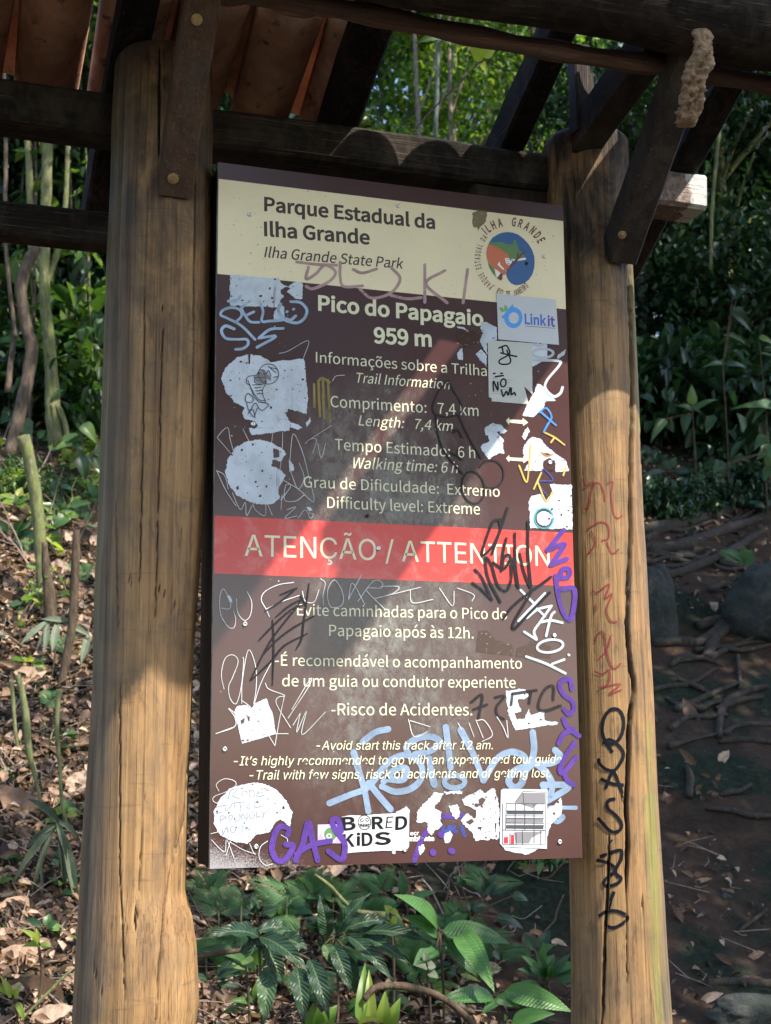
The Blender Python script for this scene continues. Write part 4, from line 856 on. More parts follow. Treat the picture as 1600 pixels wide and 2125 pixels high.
sc('faded grey names on the large round patch', [z8(q) for q in ([(215, 710), (235, 640), (290, 630), (250, 680), (310, 710)], el(350, 665, 22, 22), [(430, 640), (395, 640), (390, 690), (430, 690), (430, 670)], [(470, 640), (450, 690), (510, 680)], [(455, 665), (500, 655)], [(485, 630), (530, 620)], [(110, 780), (200, 760)], [(190, 780), (200, 810), (260, 740), (270, 790)], [(270, 740), (350, 735)], [(310, 740), (320, 790)], [(400, 740), (365, 780), (400, 785)], [(470, 715), (430, 745), (440, 780), (490, 770)], [(110, 830), (160, 820)], [(150, 900), (150, 850), (200, 860), (160, 880)], [(230, 900), (220, 850), (250, 850), (240, 880)], [(270, 840), (275, 890), (310, 880), (310, 830)], [(330, 890), (330, 830), (370, 880), (370, 820)], el(410, 845, 22, 25), [(450, 810), (450, 860), (480, 850)], [(490, 800), (510, 830), (560, 790)], [(510, 830), (500, 870)], [(165, 960), (175, 1000), (200, 940), (215, 990)], el(255, 960, 22, 26), [(330, 985), (335, 925), (385, 970), (390, 920)])], 1.8, K_grey, -.0020, k=4)
sc('grey pencil drawing of a hiking boot', [z4(q) for q in (el(460, 852, 82, 82), [(280, 890), (300, 870), (360, 860), (380, 830), (410, 820), (440, 900), (435, 930), (410, 990), (420, 1040), (435, 1075), (400, 1085), (360, 1060), (330, 1010), (310, 950), (285, 930), (278, 890)], [(290, 900), (330, 990), (380, 1060), (432, 1068)], [(345, 870), (350, 920), (410, 935), (440, 905)], [(350, 880), (420, 880)], [(345, 965), (400, 960)], [(355, 990), (410, 985)], [(365, 1015), (415, 1010)], [(330, 940), (400, 940)], [(390, 840), (420, 820), (440, 850), (460, 825), (480, 870)], [(480, 800), (530, 810)], [(460, 790), (520, 840)], [(500, 880), (540, 870)], [(270, 1050), (290, 1010), (330, 1040), (330, 1080), (280, 1080), (270, 1050)], [(280, 1090), (300, 1150), (340, 1200), (370, 1130), (410, 1150), (460, 1100), (400, 1080)], [(310, 1150), (350, 1090), (380, 1130)], [(290, 1180), (330, 1140), (350, 1210)])], 1.7, M_midgrey, -.0018, k=5)
poly('scribble', [z4([(345, 880), (385, 840), (440, 840), (480, 880), (480, 900), (430, 890), (440, 920), (400, 930), (360, 915)])], -.0017, M_lightgrey)['label'] = 'grey shading in the boot drawing'
poly('direction_arrow', [z5([(903, 1232), (930, 1203), (930, 1222), (1040, 1228), (1040, 1210), (1085, 1247), (1045, 1275), (1043, 1258), (930, 1248), (928, 1265)])], -.0008, M_text)['label'] = 'upper cream double arrow'
poly('direction_arrow', [z5([(905, 1540), (930, 1513), (932, 1532), (1045, 1538), (1045, 1520), (1085, 1553), (1047, 1580), (1046, 1565), (932, 1556), (930, 1572)])], -.0008, M_text)['label'] = 'lower cream double arrow'
M_residue = face_mat('dried_glue', (.05, .022, .014), (.3, .22, .17), .62, 0, .2)
poly('glue_residue', [z7([(690, 1040), (760, 1030), (830, 1110), (970, 1150), (975, 1245), (670, 1210)]), z7([(1010, 1180), (1090, 1150), (1160, 1100), (1290, 1170), (1290, 1265), (1000, 1255)]), z5([(500, 500), (690, 500), (680, 600), (560, 640), (500, 600)])], -.0008, M_residue, jag=1.2)['label'] = 'dark bumpy glue residue where stickers were torn away'
poly('mould_stain', [ze([(150, 290), (230, 230), (310, 240), (360, 290), (340, 370), (300, 450), (230, 540), (170, 500), (140, 400)])], -.0006, plain('mould_brown', (.14, .10, .035), .8, alpha=.62), jag=3.0)
line('lettering', 'mbiente', (810+145*.25625, 1480+1035*.25625), (810+356*.25625, 1480+1032*.25625), 9, M_white, .02, 0, -.0006)
line('lettering', 'ecr', (810+160*.25625, 1480+988*.25625), (810+232*.25625, 1480+986*.25625), 8, M_white, .01, 0, -.0006)
line('lettering', 'r', (810+330*.25625, 1480+986*.25625), (810+350*.25625, 1480+986*.25625), 8, M_white, .01, 0, -.0006)
# ---- screws
def screw(px, py, r=.0056, hole=False):
    x, z = S(px, py); m = MB()
    if hole:
        m.add([(x + r*.8*math.cos(a), -.0023, z + r*.8*math.sin(a)) for a in [i*math.pi/6 for i in range(12)]], [tuple(range(12))])
        o = m.make('screw_hole', M_hole, sign)
    else:
        n = 16; V = []; prof = [(r, -.0004), (r, -.0030), (r*.8, -.0038), (r*.42, -.0042), (r*.38, -.0030), (0.0001, -.0028)]
        for (rr, y) in prof: V += [(x + rr*math.cos(2*math.pi*i/n), y, z + rr*math.sin(2*math.pi*i/n)) for i in range(n)]
        F = [(k*n+i, k*n+(i+1) % n, (k+1)*n+(i+1) % n, (k+1)*n+i) for k in range(5) for i in range(n)]
        m.add(V, F); o = m.make('screw', M_screw, sign, True)
    o.data.transform(Matrix.Translation(-GO))
for p in ((518, 445), (826, 427), (1129, 532), (524.6, 880), (508, 1295.5), (784.5, 1138), (1150, 1319), (1140.7, 960), (531, 1757), (1161, 1747), (839.5, 1763), (466, 1555)): screw(*p)
for p in ((761.5, 1071), (510, 1757), (1092, 547)): screw(*p, hole=True)
# ================================================================== VEGETATION AND FOREST FLOOR
rng = np.random.default_rng(11)
def ground_at(px, py, off=0.0):
    d = ray(px, py); d = d/np.linalg.norm(d); t = 4.2
    while t < 40:
        p = CAM + d*t
        if p[2] <= gz(p[0], p[1]) + off: break
        t += .02
    return Vector(p)
def leafmat(name, stops, trans=.35, rough=.42, veins=False, tint=(.5, .8, .2), spec=.45):
    m, t, b, o = nt(name); g = N(t)
    a = g.attr('tone'); c = g.ramp(a.outputs['Fac'], stops)
    if veins == 'rib':
        u = g.attr('lu'); v = g.attr('lv')
        au = g.math('ABSOLUTE', u.outputs['Fac']); side = g.math('SINE', g.math('ADD', g.math('MULTIPLY', v.outputs['Fac'], 75.0), g.math('MULTIPLY', au, -14.0)))
        c = g.mix(g.math('MULTIPLY', g.step(au, .13, .03), .6), c, (.11, .16, .06)); c = g.mix(g.math('MULTIPLY', g.step(side, .75, 1.0), .22), c, (.06, .11, .045))
        sp_ = g.noise(g.coord(), 48, 5, .7); c = g.mix(g.math('MULTIPLY', g.step(sp_, .58, .68), .7), c, (.085, .07, .03))
        g.bump(g.math('ADD', side, g.math('MULTIPLY', g.noise(g.coord(), 40, 3), 2.0)), b, .35, .004)
    elif veins:
        u = g.attr('lu'); v = g.attr('lv')
        rib = g.math('SINE', g.math('ADD', g.math('MULTIPLY', v.outputs['Fac'], 120.0), g.math('MULTIPLY', u.outputs['Fac'], 9.0)))
        lon = g.math('ABSOLUTE', g.math('SINE', g.math('MULTIPLY', u.outputs['Fac'], 5.2)))
        c = g.mix(g.math('MULTIPLY', g.step(lon, .16, .02), .55), c, (.14, .26, .08))
        c = g.mix(g.math('MULTIPLY', g.step(rib, .3, .95), .22), c, (.015, .05, .015))
        sp_ = g.noise(g.coord(), 55, 5, .7); c = g.mix(g.math('MULTIPLY', g.step(sp_, .60, .70), .7), c, (.10, .085, .03)); c = g.mix(g.math('MULTIPLY', g.step(g.noise(g.coord(), 16, 4, .6), .5, .75), .4), c, (.012, .035, .012))
        g.bump(g.math('ADD', g.math('MULTIPLY', rib, .35), g.step(lon, .0, .3)), b, .5, .003)
    if veins == 'rib':
        pass
    elif veins is None:
        n = g.noise(g.coord(), 60, 5, .7); c = g.mix(g.step(n, .4, .7), c, g.mix(.55, c, (.03, .02, .012)))
    g.l(c, b.inputs['Base Color']); b.inputs['Roughness'].default_value = rough; b.inputs['Specular IOR Level'].default_value = spec
    if trans:
        tr = g.n('ShaderNodeBsdfTranslucent'); mx = g.n('ShaderNodeMixShader'); mx.inputs[0].default_value = trans
        g.l(g.mix(.5, c, tint, 'MULTIPLY'), tr.inputs[0]); g.l(b.outputs[0], mx.inputs[1]); g.l(tr.outputs[0], mx.inputs[2]); g.l(mx.outputs[0], o.inputs[0])
        g.l(g.mix(1.0, c, (1.6, 1.7, .7), 'MULTIPLY'), tr.inputs[0])
    return m
GREEN = [(0, (.012, .035, .012)), (.4, (.03, .075, .02)), (.75, (.06, .13, .03)), (1, (.13, .20, .05))]
M_leaf = leafmat('forest_leaf', GREEN)
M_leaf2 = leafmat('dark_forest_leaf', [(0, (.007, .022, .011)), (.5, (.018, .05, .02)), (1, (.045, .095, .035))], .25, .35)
M_leaf3 = leafmat('bright_forest_leaf', [(0, (.035, .085, .015)), (.5, (.12, .22, .035)), (1, (.30, .34, .06))], .5)
M_dead = leafmat('dead_leaf', [(0, (.022, .013, .009)), (.35, (.10, .056, .034)), (.7, (.28, .17, .105)), (1, (.50, .36, .27))], .15, .6, None, spec=.3)
M_broad = leafmat('ribbed_leaf', [(0, (.018, .06, .018)), (.5, (.035, .105, .026)), (1, (.08, .19, .04))], .25, .36, True)
M_wilt = leafmat('wilted_leaf', [(0, (.05, .065, .045)), (1, (.19, .22, .15))], .15, .6, True)
M_glossy = leafmat('dark_glossy_leaf', [(0, (.010, .028, .016)), (.6, (.022, .055, .027)), (1, (.06, .115, .045))], .18, .40, 'rib', spec=.4)
M_fern = leafmat('fern_leaf', [(0, (.025, .08, .025)), (1, (.075, .18, .055))], .4, .5)
def bark(name, stops, moss=(.16, .19, .05), amount=.5):
    m, t, b, o = nt(name); g = N(t); co = g.coord((1, 1, .35))
    f = g.noise(co, 45, 6, .7, .4); f2 = g.noise(g.coord(), 9, 5, .65); c = g.ramp(f, stops)
    c = g.mix(g.math('MULTIPLY', g.step(f2, .46, .6), amount), c, moss)
    g.l(c, b.inputs['Base Color']); b.inputs['Roughness'].default_value = .9; b.inputs['Specular IOR Level'].default_value = .2; g.bump(f, b, .8, .012); return m
M_bark = bark('mossy_green_bark', [(.3, (.05, .055, .028)), (.55, (.15, .155, .075)), (.75, (.26, .25, .15))])
M_barkd = bark('brown_bark', [(.3, (.035, .025, .02)), (.55, (.11, .08, .06)), (.75, (.2, .155, .12))], (.05, .06, .025), .3)
M_barkg = bark('grey_spotted_bark', [(.3, (.06, .065, .06)), (.55, (.16, .17, .155)), (.7, (.34, .35, .33))], (.03, .045, .03), .4)
M_twig = bark('pale_dry_twig', [(.3, (.12, .09, .07)), (.55, (.26, .2, .16)), (.75, (.4, .33, .27))], (.1, .1, .06), .1)
M_root = bark('damp_root_bark', [(.3, (.016, .012, .011)), (.55, (.05, .038, .034)), (.75, (.10, .08, .07))], (.022, .03, .016), .4)
M_stick = bark('stick_bark', [(.3, (.03, .022, .016)), (.55, (.09, .062, .042)), (.75, (.17, .12, .085))], (.06, .07, .03), .25)

def cloud(name, P, D, U, L, W, mat, tone, parent=None, fold=.25, curl=.0):
    # one mesh of pointed, folded leaves: P bases, D directions, U up vectors, L lengths, W widths
    n = len(P); D = D/np.linalg.norm(D, axis=1)[:, None]
    Sd = np.cross(D, U); Sd /= np.linalg.norm(Sd, axis=1)[:, None] + 1e-9; U2 = np.cross(Sd, D)
    L = L[:, None]; W = W[:, None]
    b = P; t = P + D*L - U2*L*curl
    f = fold*W
    r1 = P + D*L*.30 + Sd*W*.5 + U2*f; r2 = P + D*L*.68 + Sd*W*.40 + U2*f*.8 - U2*L*curl*.4
    l1 = P + D*L*.30 - Sd*W*.5 + U2*f; l2 = P + D*L*.68 - Sd*W*.40 + U2*f*.8 - U2*L*curl*.4
    V = np.stack([b, r1, r2, t, l2, l1], 1).reshape(-1, 3)
    base = (np.arange(n)*6)[:, None]
    F = np.concatenate([base + np.array([[0, 1, 2, 3]]), base + np.array([[0, 3, 4, 5]])], 1).reshape(-1, 4)
    me = bpy.data.meshes.new(name)
    me.vertices.add(len(V)); me.vertices.foreach_set('co', V.astype(np.float32).ravel())
    me.loops.add(F.size); me.loops.foreach_set('vertex_index', F.astype(np.int32).ravel())
    me.polygons.add(len(F)); me.polygons.foreach_set('loop_start', np.arange(0, F.size, 4, dtype=np.int32))
    me.update(calc_edges=True)
    a = me.attributes.new('tone', 'FLOAT', 'POINT'); a.data.foreach_set('value', np.repeat(tone, 6).astype(np.float32))
    me.materials.append(mat)
    return me
def unit(n, g=rng):
    v = g.normal(size=(n, 3)); return v/np.linalg.norm(v, axis=1)[:, None]
def crown_mesh(name, seed, r, nclump, per, ls, mat, spread=.24, droop=.35, tones=(.15, .95)):
    g = np.random.default_rng(seed)
    c = unit(nclump, g)*(g.random((nclump, 1))**.45)*np.array(r)
    P = []; T = []
    for k in range(nclump):
        m = int(per*g.uniform(.5, 1.5)); s = spread*g.uniform(.6, 1.3)*min(r)
        P.append(c[k] + g.normal(size=(m, 3))*s*np.array([1, 1, .65])); T.append(np.clip(g.normal(g.uniform(*tones), .16, m), 0, 1))
    P = np.concatenate(P); T = np.concatenate(T); n = len(P)
    D = unit(n, g); D[:, 2] -= droop; U = unit(n, g)*.6 + np.array([0, 0, 1.0])
    L = ls*g.uniform(.6, 1.35, n)
    return cloud(name, P, D, U, L, L*g.uniform(.38, .58, n), mat, T, curl=.15)
SUNV = np.array(SUN)
# ---- crowns shared by the trees and shrubs
CR = [crown_mesh('crown', 20+i, (1.6, 1.6, 1.4), 44, 105, .085, m, .12) for i, m in enumerate((M_leaf3, M_leaf, M_leaf, M_leaf3))]
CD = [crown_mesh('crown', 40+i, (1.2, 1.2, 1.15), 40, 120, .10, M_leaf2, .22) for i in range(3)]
SH = [crown_mesh('foliage', 60+i, (.55, .55, .5), 22, 30, .15, (M_leaf2, M_leaf, M_leaf2)[i], .25, .5) for i in range(3)]
SHl = [crown_mesh('foliage', 90+i, (.7, .7, .6), 12, 12, .24, (M_leaf, M_leaf2)[i], .3, .6) for i in range(2)]
SHs = [crown_mesh('foliage', 80+i, (.42, .42, .36), 20, 34, .085, (M_leaf, M_leaf3)[i], .25, .3) for i in range(2)]
def limb_mesh(name, h, r, seed, mat, top=None):
    g = random.Random(seed); m = MB()
    pts = [(0, 0, -.3)]; x = y = 0
    for k in range(1, 9):
        x += g.uniform(-.05, .05)*h*.12; y += g.uniform(-.05, .05)*h*.12; pts.append((x, y, h*k/8))
    m.tube(spline(pts, 4), list(np.linspace(r*1.25, r*.45, 33)), 10, .12)
    for k in range(7):
        i = g.randint(3, 7); b0 = Vector(pts[i]); a = g.uniform(0, 6.28); ln = h*g.uniform(.15, .3)
        p1 = b0 + Vector((math.cos(a)*ln*.5, math.sin(a)*ln*.5, ln*.35)); p2 = b0 + Vector((math.cos(a)*ln, math.sin(a)*ln, ln*.6))
        m.tube(spline([b0, p1, p2], 5), list(np.linspace(r*.42, r*.12, 11)), 7, .1)
    return m
TRK = []
for i, mm in enumerate((M_barkg, M_barkd, M_bark)):
    o = limb_mesh('t', 4.0, .07, 3+i, mm).make('trunk', mm, None, True); TRK.append(o.data); bpy.data.objects.remove(o)
STM = limb_mesh('t', .7, .012, 9, M_stick).make('stem', M_stick, None, True); STMd = STM.data; bpy.data.objects.remove(STM)
def tree(x, y, h, crowns, label, cat='tree', name='forest_tree', group='trees of the forest behind the shelter', tm=0, rz=0, thick=1.0):
    z = gz(x, y); t = empty(name, (x, y, z), label, cat, group); t.rotation_euler.z = rz
    k = link('trunk', TRK[tm], t); k.scale = (thick, thick, h/4.0)
    for (me, dx, dy, dz, s) in crowns:
        c = link('crown', me, t); c.location = (dx, dy, dz); c.scale = (s, s, s*random.uniform(.85, 1.1)); c.rotation_euler = (0, 0, random.uniform(0, 6.28))
    return t
def shrub(x, y, me, s, label, name='forest_shrub', group='shrubs of the forest behind the shelter', dz=.42, lean=0):
    z = gz(x, y); t = empty(name, (x, y, z), label, 'shrub', group); t.rotation_euler.z = random.uniform(0, 6.28)
    a = link('stem', STMd, t); a.scale = (s, s, s)
    c = link('foliage', me, t); c.location = (0, 0, dz*s); c.scale = (s, s, s)
    return t
def xat(px, y): return at(px, 1000, y).x
# tall sunlit trees in the opening under the roof
r2 = random.Random(4)
for i, (px, y, h) in enumerate(((760, 14, 9.5), (860, 17, 11.5), (950, 13, 9), (1040, 16, 11), (1130, 14, 9.5), (1230, 18, 12), (690, 19, 12), (1000, 21, 14))):
    x = xat(px, y)
    top = at(px, 170, y).z - gz(x, y)
    cr_ = [(CR[(i+j) % 4], r2.uniform(-1.3, 1.3), r2.uniform(-1, 1), top + (j-1.3)*1.25 + r2.uniform(-.5, .5), r2.uniform(.8, 1.15)) for j in range(4)]
    tree(x, y, top + 2, cr_, 'tall sunlit forest tree seen between the rafters over the sign', tm=i % 3, thick=1.1)
# darker trees and shrubs right of the split post
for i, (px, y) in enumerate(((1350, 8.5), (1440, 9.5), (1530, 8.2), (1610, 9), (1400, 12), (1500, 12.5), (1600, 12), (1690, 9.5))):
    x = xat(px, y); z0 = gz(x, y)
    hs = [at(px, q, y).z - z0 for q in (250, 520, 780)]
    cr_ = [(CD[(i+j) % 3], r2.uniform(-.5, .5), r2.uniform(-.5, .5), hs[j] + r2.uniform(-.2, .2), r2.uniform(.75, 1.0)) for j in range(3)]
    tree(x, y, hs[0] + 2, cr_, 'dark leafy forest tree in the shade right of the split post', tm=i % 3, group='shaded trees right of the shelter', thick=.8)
for i in range(22):
    px = 1315 + 16*i + r2.uniform(-10, 10); y = r2.uniform(6.6, 9.0); x = xat(px, y)
    shrub(x, y, SH[0 if i % 3 else 2], r2.uniform(.7, 1.1), 'low dark shrub growing along the top of the dirt bank', group='shrubs along the bank top')
# left side: dark understorey
for i, (px, y) in enumerate(((-40, 8.0), (60, 9.5), (150, 8.4), (240, 9.2), (20, 11.5), (130, 12), (330, 10), (420, 9), (-90, 9.4), (520, 11))):
    x = xat(px, y); z0 = gz(x, y); hs = [at(px, q, y).z - z0 for q in (130, 420, 720)]
    cr_ = [(CD[(i+j) % 3], r2.uniform(-.5, .5), r2.uniform(-.5, .5), hs[j] + r2.uniform(-.2, .2), r2.uniform(.7, 1.0)) for j in range(3)]
    tree(x, y, hs[0] + 2, cr_, 'dark understorey tree behind the mossy trunks left of the shelter', tm=i % 3, group='understorey trees left of the shelter', thick=.7)
for i in range(14):
    px = -30 + 20*i + r2.uniform(-10, 10); y = r2.uniform(6.8, 8.6); x = xat(px, y)
    shrub(x, y, SH[i % 3], r2.uniform(.45, .8), 'broad leaved shrub on the leaf covered slope', group='shrubs on the leafy slope')
for i, (px, y, k) in enumerate(((20, 7.4, 1.5), (90, 7.8, 2.0), (150, 7.2, 1.2), (60, 8.6, 2.6), (180, 8.8, 2.3), (-30, 8.0, 1.9), (120, 9.0, 3.0))):
    shrub(xat(px, y), y, SHl[i % 2], 1.0*k/1.6, 'tall shrub with large leaves between the mossy trunks', group='large leaved shrubs behind the mossy trunks', dz=k*.75)
for i in range(2):
    px = r2.uniform(900, 1200); y = r2.uniform(2.9, 4.2); x = xat(px, y)
    shrub(x, y, SHs[i % 2], r2.uniform(.35, .6), 'small bushy seedling on the slope seen under the sign', group='seedlings under the sign', dz=.3)
for i in range(9):
    px = r2.uniform(-20, 230); py = r2.uniform(900, 1060); p = ground_at(px, py)
    shrub(p.x, p.y, SHs[i % 2], r2.uniform(.2, .35), 'small bright seedling among the dead leaves', group='seedlings among the dead leaves', dz=.3)
# far wood that reads as one mass
n = 42000
Pf = np.stack([rng.uniform(-9, 26, n), rng.uniform(20, 30, n), rng.uniform(0, 1, n)], 1)
gzf = np.array([gz(p[0], p[1]) for p in Pf[::50]]).repeat(50)[:n]
Pf[:, 2] = gzf + 9.0*Pf[:, 2]**1.1
keep = np.array([noise.noise((p[0]*.45, p[1]*.3, p[2]*.5)) - .05*max(0, p[2]-5) for p in Pf]) > -.08
Pf = Pf[keep]
# the same wood closing in beside the trail and behind the board
nn_ = 46000; x_ = rng.uniform(-12, 17, nn_); y_ = rng.uniform(8.0, 13.5, nn_)
g2 = np.array([gz(a, b_) for a, b_ in zip(x_, y_)]); Pn = np.stack([x_, y_, g2 + 5.5*rng.random(nn_)**1.4], 1)
Pn = Pn[np.array([noise.noise((p[0]*.6, p[1]*.6, p[2]*.7)) for p in Pn]) > -.05]
q_ = Pn - CAM; w_ = -(q_ @ cz_); u_ = CX + FPX*(q_ @ cx_)/w_; v_ = CY - FPX*(q_ @ cy_)/w_
Pn = Pn[(u_ < -50) | (u_ > 1650) | ((u_ > 455) & (u_ < 1110) & (v_ > 420))]
Pf = np.concatenate([Pf, Pn]); n = len(Pf)
me = cloud('forest', Pf, unit(n), unit(n) + np.array([0, 0, 1]), rng.uniform(.16, .30, n), rng.uniform(.08, .14, n), M_leaf, rng.uniform(.1, .9, n))
o = link('forest', me); tag(o, 'far wood closing off the view behind the trees', 'forest', kind='stuff')
# unseen leaf clusters added towards the sun, to dapple the bank with shade
def shade(cx0, cx1, cy0, cy1, zadd, t0, t1, ncl, per, seed, size=.17, spread=.28):
    g = np.random.default_rng(seed); P = []
    for k in range(ncl):
        x = g.uniform(cx0, cx1); y = g.uniform(cy0, cy1); T = np.array([x, y, gz(x, y) + g.uniform(0, zadd)])
        c = T + SUNV*g.uniform(t0, t1)
        P.append(c + g.normal(size=(per, 3))*spread)
    P = np.concatenate(P)
    q = (P - CAM); w = -(q @ cz_); u = CX + FPX*(q @ cx_)/w; v = CY - FPX*(q @ cy_)/w
    inside_ = (w > 0) & (u > -120) & (u < 1720) & (v > -120) & (v < 2250)
    return P[~inside_]
Pc = np.concatenate([shade(1.2, 6.5, 1.8, 8, 1.2, 6, 9, 400, 60, 1), shade(1.6, 6, 6, 14, 4.0, 7, 10, 150, 55, 2), shade(-1.5, 1.6, 6.0, 12, 3.2, 7.5, 10, 66, 50, 3), shade(-1.8, 1.2, 2.2, 6.0, .4, 7, 10, 24, 40, 4, spread=.2)])
# unseen leaf band added behind the viewer, dimming sky light and sign reflections
g9 = np.random.default_rng(9); nb = 9000
Pb = np.concatenate([np.stack([g9.uniform(-7, 12, nb), g9.uniform(-17, -12, nb), g9.uniform(3.3, 11, nb)], 1)])
Pb = Pb[np.array([noise.noise((p[0]*.5, p[1]*.5, p[2]*.5)) for p in Pb]) > -.15]
qq = Pb - CAM; ww = -(qq @ cz_); Pb = Pb[~((ww > 0) & (np.abs(qq @ cx_)/np.maximum(ww, .01) < .32))]
nc = len(Pc); Pc = np.concatenate([Pc, Pb]); big_ = np.where(np.arange(len(Pc)) < nc, 1.0, 3.0)
n = len(Pc)
me = cloud('added_shade_leaves', Pc, unit(n), unit(n) + np.array([0, 0, 1.2]), rng.uniform(.12, .24, n)*big_, rng.uniform(.07, .13, n)*big_, M_leaf, rng.uniform(.2, .9, n))
o = link('added_shade_leaves', me); tag(o, 'unseen leaf clusters added to shade the bank and dim the sky light', 'canopy', kind='stuff')

# ---- single leaves with a blade, used for the near plants and dead leaves
def blade(base, tip, w, up=(0, 0, 1), fold=.15, arch=.12, wave=0.0, n=14, shape=.45, tone=.5, m=None, twist=0.0, curl=0.0):
    base = Vector(base); tip = Vector(tip); d = tip - base; L = d.length; d.normalize(); up = Vector(up)
    s = d.cross(up); s = s.normalized() if s.length > 1e-4 else Vector((1, 0, 0)); u = s.cross(d)
    V = []; F = []; lu = []; lv = []; T = []
    us = (-1, -.55, -.12, 0, .12, .55, 1)
    for i in range(n+1):
        v = i/n
        ww = w*.5*(math.sin(math.pi*v**shape if shape < 1 else math.pi*v)**.85 if 0 < v < 1 else .012)
        if v > .85: ww *= .9
        c = base + d*(L*v) + u*(arch*L*4*v*(1-v)) - u*(curl*L*v*v)
        for k in us:
            q = c + s*(k*ww) + u*(abs(k)**1.3*ww*fold*2) + u*(wave*w*math.sin(v*22 + k*1.3)*abs(k)) + s*(twist*L*v*v)
            V.append(q); lu.append(k); lv.append(v); T.append(tone)
    M7 = len(us)
    for i in range(n):
        for k in range(M7-1): F.append((i*M7+k, i*M7+k+1, (i+1)*M7+k+1, (i+1)*M7+k))
    if m is not None:
        off = len(m['V']); m['V'] += V; m['F'] += [tuple(x+off for x in f) for f in F]; m['lu'] += lu; m['lv'] += lv; m['tone'] += T
    return V, F, lu, lv, T
def newm(): return dict(V=[], F=[], lu=[], lv=[], tone=[])
def finish(m, name, mat, parent=None, origin=None):
    return build(name, m['V'], m['F'], mat, parent, True, {'lu': m['lu'], 'lv': m['lv'], 'tone': m['tone']}, origin)
def plant(name, org, label, cat, group=None): return empty(name, org, label, cat, group)
def plant_px(name, hub, y, leaves, mat, label, wmul=1.0, stems=None, gy=None, tones=(.3, .8), kw=None):
    # leaves: (base px, tip px, width px, dy at tip, tone)
    o = at(hub[0], hub[1], y); zg = gz(o.x, y); root = plant(name, (o.x, y, zg), label, 'plant'); org = Vector((o.x, y, zg))
    m = newm(); sc_ = (Vector(o) - Vector(CAM)).length/FPX
    st = MB()
    for (b, t, w, dy, tn) in leaves:
        pb = at(*b, y); pt = at(*t, y + dy)
        view = (Vector(CAM) - pb).normalized(); up = (Vector((0, 0, 1))*.55 + view*.9).normalized()
        blade(pb, pt, w*sc_*wmul, up, tone=tn, m=m, **(kw or {}))
        st.tube(spline([o, o*.5 + pb*.5 + Vector((0, 0, .006)), pb], 4), .0035, 6)
    st.tube(spline([(o.x, y, zg-.03), (o.x + .015, y+.01, (zg+o.z)/2), o], 6), .005, 7)
    finish(m, 'foliage', mat, root, org); s_ = st.make('stem', M_stick if stems is None else stems, root, True, None); s_.data.transform(Matrix.Translation(-org))
    return root
r3 = random.Random(8)
zf = Z(380, 1760, .525)
pz = lambda p: zf([p])[0]
plant_px('ribbed_leaf_plant', pz((1015, 335)), 1.75, [(pz((1005, 310)), pz((832, 183)), 42, -.12, .85), (pz((1005, 345)), pz((862, 268)), 36, -.05, .6), (pz((1025, 328)), pz((1292, 378)), 48, -.04, .55), (pz((1085, 322)), pz((1232, 572)), 50, -.22, .9), (pz((1040, 365)), pz((1165, 512)), 36, -.05, .35), (pz((1000, 400)), pz((908, 465)), 34, -.05, .5), (pz((1020, 350)), pz((1110, 330)), 18, .1, .4)], M_broad, 'ribbed broad leaf plant on the slope under the sign, its leaves fanned wide', kw=dict(arch=.10, fold=.10, shape=.62))
plant_px('ribbed_leaf_plant', pz((1240, 577)), 1.65, [(pz((1270, 565)), pz((1538, 648)), 50, -.12, .95), (pz((1225, 585)), pz((995, 612)), 40, -.05, .7), (pz((1235, 590)), pz((1330, 630)), 26, -.05, .8), (pz((1250, 600)), pz((1180, 660)), 22, -.05, .6)], M_broad, 'ribbed broad leaf plant low beside the split post', kw=dict(arch=.08, fold=.10, shape=.62))
plant_px('ribbed_leaf_plant', pz((1280, 690)), 1.6, [(pz((1300, 688)), pz((1470, 655)), 36, -.1, .8), (pz((1275, 680)), pz((1270, 655)), 10, -.02, 1.0), (pz((1290, 700)), pz((1400, 760)), 36, -.1, .7)], M_broad, 'ribbed leaf plant at the bottom edge under the sign', kw=dict(arch=.08, fold=.1, shape=.62))
plant_px('young_leaf_plant', pz((1140, 270)), 2.3, [(pz((1140, 240)), pz((1205, 232)), 24, 0, .4), (pz((1140, 240)), pz((1115, 215)), 20, 0, .4), (pz((1235, 275)), pz((1345, 320)), 24, 0, .3), (pz((1100, 150)), pz((1090, 110)), 22, 0, .5), (pz((1190, 180)), pz((1240, 100)), 22, 0, .4), (pz((1200, 170)), pz((1170, 90)), 20, 0, .4), (pz((1210, 180)), pz((1290, 150)), 20, 0, .5), (pz((1300, 190)), pz((1365, 210)), 22, 0, .5), (pz((1060, 500)), pz((1130, 530)), 30, 0, .2), (pz((1100, 570)), pz((1165, 530)), 28, 0, .3), (pz((1230, 400)), pz((1260, 450)), 22, 0, .3)], M_leaf2, 'dark young leafy plant in shade near the split post')
kwd = dict(arch=.14, fold=.22, wave=.085, shape=.72, n=30, curl=.05)
plant_px('drooping_leaf_plant', pz((300, 350)), 1.6, [(pz((300, 352)), pz((98, 342)), 36, -.08, .3), (pz((305, 350)), pz((500, 488)), 38, -.16, .4), (pz((290, 360)), pz((235, 315)), 30, 0, .4), (pz((320, 370)), pz((395, 545)), 36, -.05, .3), (pz((340, 470)), pz((320, 695)), 40, -.1, .9), (pz((450, 470)), pz((480, 698)), 36, -.1, .35), (pz((500, 440)), pz((578, 675)), 36, -.12, .3), (pz((380, 355)), pz((495, 400)), 34, -.05, .45), (pz((290, 330)), pz((430, 320)), 26, .05, .35), (pz((330, 380)), pz((220, 410)), 30, 0, .3)], M_glossy, 'dark plant with long drooping wavy leaves beside the thick pale post', kw=kwd)
